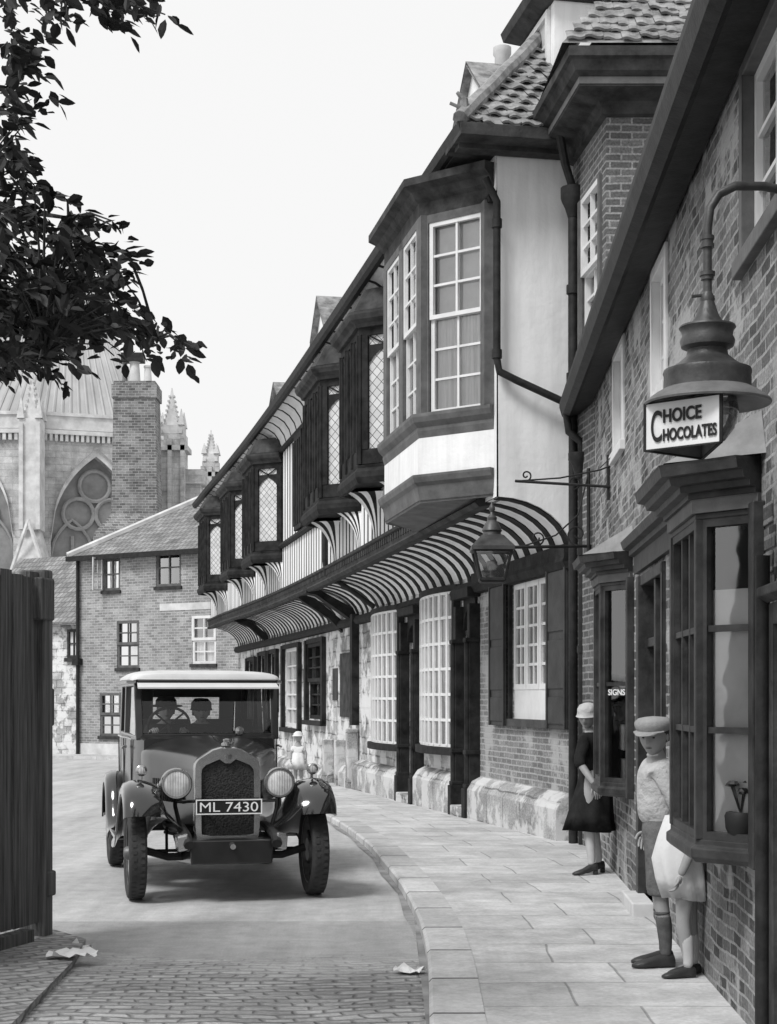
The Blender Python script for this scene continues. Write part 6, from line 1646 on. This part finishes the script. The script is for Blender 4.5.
J2 = [(0, 0, .87, .13), (0, 0, .95, .134)]; merge([jm, skinned(J2, [(0, 1)])], "jumper", M['fabric_light'], boy)
merge([limb([(-.015, -.015, 1.285, .066), (-.02, -.02, 1.325, .06)])], "collar", M['fabric_white'], boy)
J = [(0, 0, 1.02, .11), (.0, 0, .84, .128)]; E = [(0, 1)]
add(J, E, 1, [(.0, -.075, .72, .095), (-.0, -.082, .6, .09), (.0, -.083, .46, .086), (.0, -.083, .43, .085)]); add(J, E, 1, [(.02, .075, .72, .095), (.02, .082, .6, .09), (.022, .083, .46, .086), (.022, .083, .43, .085)])
merge([skinned(J, E)], "shorts", M['fabric_mid'], boy)
for y, dx in ((-.08, 0), (.08, .02)):
    merge([limb([(.015 + dx, y, .345, .056), (.03 + dx, y, .25, .051), (.04 + dx, y, .1, .038), (.03 + dx, y, .06, .036)]), limb([(.012 + dx, y, .355, .059), (.016 + dx, y, .31, .059)])], "sock", M['sock'], boy)
    merge([shoe_mesh((.065 + dx, y, 0), (-1, -.18, 0), 1.0)], "shoe", M['shoe'], boy)
    
hr_ = hat_mesh(hm, [(.76, .72, .28, -.3, 0), (.80, .80, .24, .15, 0), (.8, .9, .1, .45, 0), (.74, .88, .06, .7, 0), (.3, .4, .06, 1.0, 0)]); merge([hr_], "hair", M['hair'], boy)
cp = hat_mesh(hm, [(.80, .93, .02, .30, 0), (.92, 1.06, .04, .44, -.02), (1.0, 1.12, .06, .62, -.05), (.98, 1.1, .05, .8, -.07), (.78, .9, .03, .97, -.07), (.4, .5, .0, 1.05, -.06), (.05, .06, 0, 1.08, 0)])
mb = MB(); N = 12
up_, lo_ = [], []
for i in range(N + 1):
    a = math.pi * (1.14 + .72 * i / N); x, y = math.cos(a), math.sin(a)
    up_.append([(x * .84, y * .96, .40), (x * .98, y * 1.3 - .1, .36), (x * .78, y * 1.5 - .14, .28)]); lo_.append([(x * .84, y * .96, .34), (x * .97, y * 1.29 - .1, .32), (x * .77, y * 1.49 - .14, .25)])
for i in range(N):
    for k_ in range(2):
        mb.face([tuple(hm @ Vector(p)) for p in (up_[i][k_], up_[i + 1][k_], up_[i + 1][k_ + 1], up_[i][k_ + 1])]); mb.face([tuple(hm @ Vector(p)) for p in (lo_[i][k_], lo_[i + 1][k_], lo_[i + 1][k_ + 1], lo_[i][k_ + 1])])
    mb.face([tuple(hm @ Vector(p)) for p in (up_[i][2], up_[i + 1][2], lo_[i + 1][2], lo_[i][2])])
pk = bpy.data.meshes.new("peak"); pk.from_pydata([tuple(v) for v in mb.v], [], mb.f); pk.update()
merge([cp, pk], "flat_cap", M['fabric_cap'], boy)

# ---- child half hidden by the near shop bay
cX, cY = 1.755, 9.52
kid = thing("person", "small child in white smock and pale socks half hidden behind the near shop bay", "person", (cX, cY, 0))
hd, hm2 = head_mesh(Vector((.06, .0, 1.16)), .105, yaw=R(-70), pitch=R(10))
J = [(.01, 0, .60, .085), (.0, 0, .70, .10), (.0, 0, .84, .095), (.02, 0, .96, .08), (.04, 0, 1.01, .04), (.05, 0, 1.07, .04)]; E = [(i, i + 1) for i in range(5)]
add(J, E, 0, [(.0, -.06, .54, .062), (-.015, -.06, .33, .045), (.0, -.06, .22, .043), (.02, -.06, .08, .028), (.01, -.06, .04, .026)]); add(J, E, 0, [(.04, .06, .54, .062), (.05, .06, .33, .045), (.06, .06, .22, .043), (.07, .06, .08, .028), (.06, .06, .04, .026)])
add(J, E, 3, [(.03, -.1, .93, .042), (.03, -.16, .8, .036), (-.02, -.175, .68, .03), (-.05, -.17, .61, .023)]); add(J, E, 3, [(.04, .1, .93, .042), (.08, .13, .8, .034), (.06, .13, .68, .028), (.04, .13, .62, .022)])
LB = [skinned(J, E), hd] + hand_mesh((-.05, -.17, .61), (-.25, .05, -1), (-1, .3, 0), .75, .5) + hand_mesh((.04, .13, .62), (-.1, 0, -1), (-1, -.3, 0), .75, .5, -1); merge(LB + [eyes_mesh(hm2)], "body", [M['skin_b'], M['hair']], kid, [0] * len(LB) + [1])
J = [(.01, 0, .72, .08), (-.0, 0, .8, .1), (-.0, 0, .86, .115), (.025, 0, .95, .1), (.035, 0, .985, .06)]; E = [(i, i + 1) for i in range(4)]
add(J, E, 3, [(.03, -.11, .92, .056), (.05, -.135, .84, .05)]); add(J, E, 3, [(.05, .11, .92, .056), (.09, .135, .84, .05)])
merge([skinned(J, E)], "smock", M['fabric_white'], kid)
merge([skirt_mesh([(.0, 0, .95, .11, .11, .0), (-.02, 0, .82, .135, .125, .02), (-.03, 0, .7, .155, .135, .045), (-.01, 0, .58, .15, .135, .07), (.01, 0, .46, .13, .125, .09)], folds=8)], "skirt", M['fabric_white'], kid)
for y, dx in ((-.06, 0), (.06, .055)):
    merge([limb([(.0 + dx, y, .27, .046), (.008 + dx, y, .2, .045), (.02 + dx, y, .09, .032), (.01 + dx, y, .055, .031)])], "sock", M['stocking'], kid)
    merge([shoe_mesh((.04 + dx, y, 0), (-1, -.25, 0), .78)], "shoe", M['shoe'], kid)
merge([hat_mesh(hm2, [(.80, .72, .3, -.5, 0), (.86, .84, .24, .1, 0), (.8, .92, .06, .65, 0), (.4, .5, .04, 1.0, 0), (.03, .03, .03, 1.06, 0)])], "hair", M['hair'], kid)

# ---- woman leaning by the far bay
wX, wY = 1.90, 15.05
lady = thing("person", "woman in pale cloche hat and dark coat leaning beside the far shop bay", "person", (wX, wY, 0))
hd, hm3 = head_mesh(Vector((-.03, -.02, 1.475)), .112, yaw=R(-25), pitch=R(8))
J = [(.06, .02, .86, .125), (.04, .02, 1.0, .105), (.01, .01, 1.16, .11), (-.0, .0, 1.29, .09), (-.01, -.005, 1.345, .045), (-.025, -.015, 1.4, .043)]; E = [(i, i + 1) for i in range(5)]
add(J, E, 0, [(-.01, -.08, .78, .085), (-.03, -.09, .47, .058), (-.02, -.09, .34, .052), (-.0, -.09, .12, .034), (-.01, -.09, .07, .032)]); add(J, E, 0, [(.06, .08, .78, .085), (.03, .09, .47, .058), (.05, .09, .34, .052), (.09, .09, .12, .034), (.08, .09, .07, .032)])
add(J, E, 3, [(-.06, -.11, 1.26, .055), (-.13, -.17, 1.06, .042), (-.03, -.27, .9, .032), (.0, -.30, .855, .026)]); add(J, E, 3, [(.08, .11, 1.26, .055), (.12, .14, 1.06, .042), (.1, .06, .9, .035), (.08, .0, .85, .026)])
LB = [skinned(J, E), hd] + hand_mesh((.0, -.30, .855), (.35, -.25, -1), (-.2, 1, 0), .95, .45) + hand_mesh((.08, 0, .85), (0, -.5, -1), (-1, 0, 0), .9, .5, -1); merge(LB + [eyes_mesh(hm3)], "body", [M['skin'], M['hair']], lady, [0] * len(LB) + [1])
J = [(.06, .02, .82, .15), (.04, .02, 1.0, .128), (.01, .01, 1.16, .13), (-.0, .0, 1.29, .105), (-.01, -.005, 1.335, .062)]; E = [(i, i + 1) for i in range(4)]
add(J, E, 3, [(-.06, -.115, 1.26, .072), (-.13, -.175, 1.07, .062), (-.1, -.2, 1.0, .06)]); add(J, E, 3, [(.08, .115, 1.26, .072), (.125, .145, 1.06, .06), (.1, .06, .9, .05)])
merge([skinned(J, E)], "coat", M['fabric_dark'], lady)
merge([skirt_mesh([(.05, .02, .95, .14, .13, .01), (.03, .02, .75, .18, .16, .03), (.0, 0, .55, .21, .19, .06), (-.015, 0, .405, .235, .21, .09)], folds=8)], "skirt", M['fabric_dark'], lady)
for y, dx in ((-.09, 0), (.09, .09)):
    merge([limb([(-.028 + dx * .6, y, .48, .06), (-.02 + dx * .8, y, .34, .055), (.0 + dx, y, .13, .037), (-.01 + dx, y, .08, .036)])], "stocking", M['stocking'], lady)
    merge([shoe_mesh((.03 + dx, y, 0), (-1, -.3, 0), .92, rise=.04)], "shoe", M['shoe'], lady)
merge([hat_mesh(hm3, [(.98, 1.12, .05, .1, .06), (.92, 1.04, .05, .16, .05), (.86, .99, .05, .35, .02), (.84, .96, .06, .7, 0), (.66, .76, .06, 1.0, 0), (.3, .36, .06, 1.14, 0), (.02, .02, .06, 1.16, 0)])], "cloche_hat", M['fabric_light'], lady)
merge([hat_mesh(hm3, [(.78, .72, .3, -.4, 0), (.80, .80, .25, .1, 0), (.8, .9, .1, .4, 0)])], "hair", M['hair'], lady)

# ---- little girl far along the pavement, seen from behind
gX, gY = -1.86, 33.0
girl = thing("person", "little girl in white dress and sun hat standing far along the pavement", "person", (gX, gY, ground(gY)))
hd, hm4 = head_mesh(Vector((0, 0, 1.03)), .105, yaw=R(160))
J = [(0, 0, .56, .09), (0, 0, .7, .085), (0, 0, .83, .08), (0, 0, .885, .04), (0, 0, .94, .04)]; E = [(i, i + 1) for i in range(4)]
for s_ in (-1, 1):
    add(J, E, 0, [(s_ * .055, 0, .5, .062), (s_ * .06, 0, .3, .045), (s_ * .06, .0, .2, .042), (s_ * .06, .01, .07, .028), (s_ * .06, .0, .04, .026)])
    add(J, E, 2, [(s_ * .1, 0, .8, .04), (s_ * .16, -.02, .68, .032), (s_ * .15, -.08, .56, .026)])
merge([skinned(J, E), hd] + hand_mesh((-.15, -.08, .56), (0, -.3, -1), (1, 0, 0), .75) + hand_mesh((.15, -.08, .56), (0, -.3, -1), (-1, 0, 0), .75), "body", M['skin'], girl)
J = [(0, 0, .6, .1), (0, 0, .72, .1), (0, 0, .82, .09), (0, 0, .86, .055)]; E = [(0, 1), (1, 2), (2, 3)]
for s_ in (-1, 1): add(J, E, 2, [(s_ * .1, 0, .8, .055), (s_ * .14, -.01, .72, .052)])
merge([skinned(J, E), skirt_mesh([(0, 0, .7, .11, .1, .02), (0, 0, .52, .17, .15, .05), (0, 0, .36, .21, .18, .08)])], "dress", M['fabric_white'], girl)
merge([hat_mesh(hm4, [(1.3, 1.4, .05, .15, 0), (.95, 1.05, .05, .32, 0), (.88, 1, .05, .7, 0), (.4, .5, .05, 1.08, 0), (.02, .02, .05, 1.12, 0)])], "sun_hat", M['fabric_white'], girl)
for s_ in (-1, 1):
    merge([limb([(s_ * .06, 0, .2, .045), (s_ * .06, .01, .08, .031), (s_ * .06, 0, .05, .03)])], "sock", M['fabric_white'], girl); merge([shoe_mesh((s_ * .06, -.03, 0), (0, 1, 0), .72)], "shoe", M['shoe'], girl)

# ---- two people in the front seats
cm = Matrix.Translation(Vector((-1.42, 13.95, RZ))) @ Matrix.Rotation(CAR_YAW, 4, 'Z')
for k_, (x, lab, hatk) in enumerate(((-.33, "driver in a wide-brimmed dark hat behind the steering wheel", 1), (.02, "front passenger in a close dark cloche hat beside the driver", 0))):
    loc = cm @ Vector((x, 2.12, .62)); pr = thing("person", lab, "person", tuple(loc), CAR_YAW)
    hd, hmk = head_mesh(Vector((0, -.03, 1.0 if k_ == 0 else .985)), .112, pitch=R(4))
    J = [(0, .0, .38, .13), (0, .02, .55, .12), (0, .0, .72, .125), (0, 0, .82, .1), (0, -.01, .87, .05), (0, -.02, .93, .046)]; E = [(i, i + 1) for i in range(5)]
    for s_ in (-1, 1):
        add(J, E, 0, [(s_ * .09, -.06, .36, .085), (s_ * .1, -.42, .36, .06), (s_ * .1, -.5, .1, .045), (s_ * .1, -.52, -.02, .035)])
        add(J, E, 3, [(s_ * .15, -.0, .8, .058), (s_ * .2, -.08, .62, .045), (s_ * .16, -.25, .78 if k_ == 0 else .55, .035), (s_ * .15, -.29, .8 if k_ == 0 else .52, .028)])
    LB = [skinned(J, E), hd] + hand_mesh((-.15, -.29, .8 if k_ == 0 else .52), (.1, -1, .2), (.3, 0, -1), .9, .8) + hand_mesh((.15, -.29, .8 if k_ == 0 else .52), (-.1, -1, .2), (-.3, 0, -1), .9, .8, -1); merge(LB + [eyes_mesh(hmk)], "body", [M['skin_b'], M['hair']], pr, [0] * len(LB) + [1])
    J = [(0, 0, .36, .15), (0, .02, .55, .145), (0, 0, .72, .15), (0, 0, .82, .12), (0, -.005, .86, .07)]; E = [(i, i + 1) for i in range(4)]
    for s_ in (-1, 1): add(J, E, 3, [(s_ * .155, 0, .8, .075), (s_ * .205, -.08, .62, .06), (s_ * .17, -.22, .75 if k_ == 0 else .56, .05)])
    merge([skinned(J, E)], "coat", M['fabric_dark'], pr)
    rg = [(1.5, 1.55, .05, .3, 0), (1.45, 1.5, .05, .36, 0), (.95, 1.06, .05, .42, 0), (.92, 1.02, .05, .8, 0), (.7, .8, .05, 1.15, 0), (.02, .02, .05, 1.2, 0)] if hatk else [(1.0, 1.12, .05, .1, 0), (.92, 1.03, .05, .3, 0), (.9, 1.0, .05, .75, 0), (.6, .7, .05, 1.1, 0), (.02, .02, .05, 1.16, 0)]
    merge([hat_mesh(hmk, rg)], "hat", M['fabric_dark'], pr); merge([hat_mesh(hmk, [(.80, .74, .3, -.4, 0), (.82, .82, .25, .1, 0), (.82, .93, .1, .4, 0)])], "hair", M['hair'], pr)
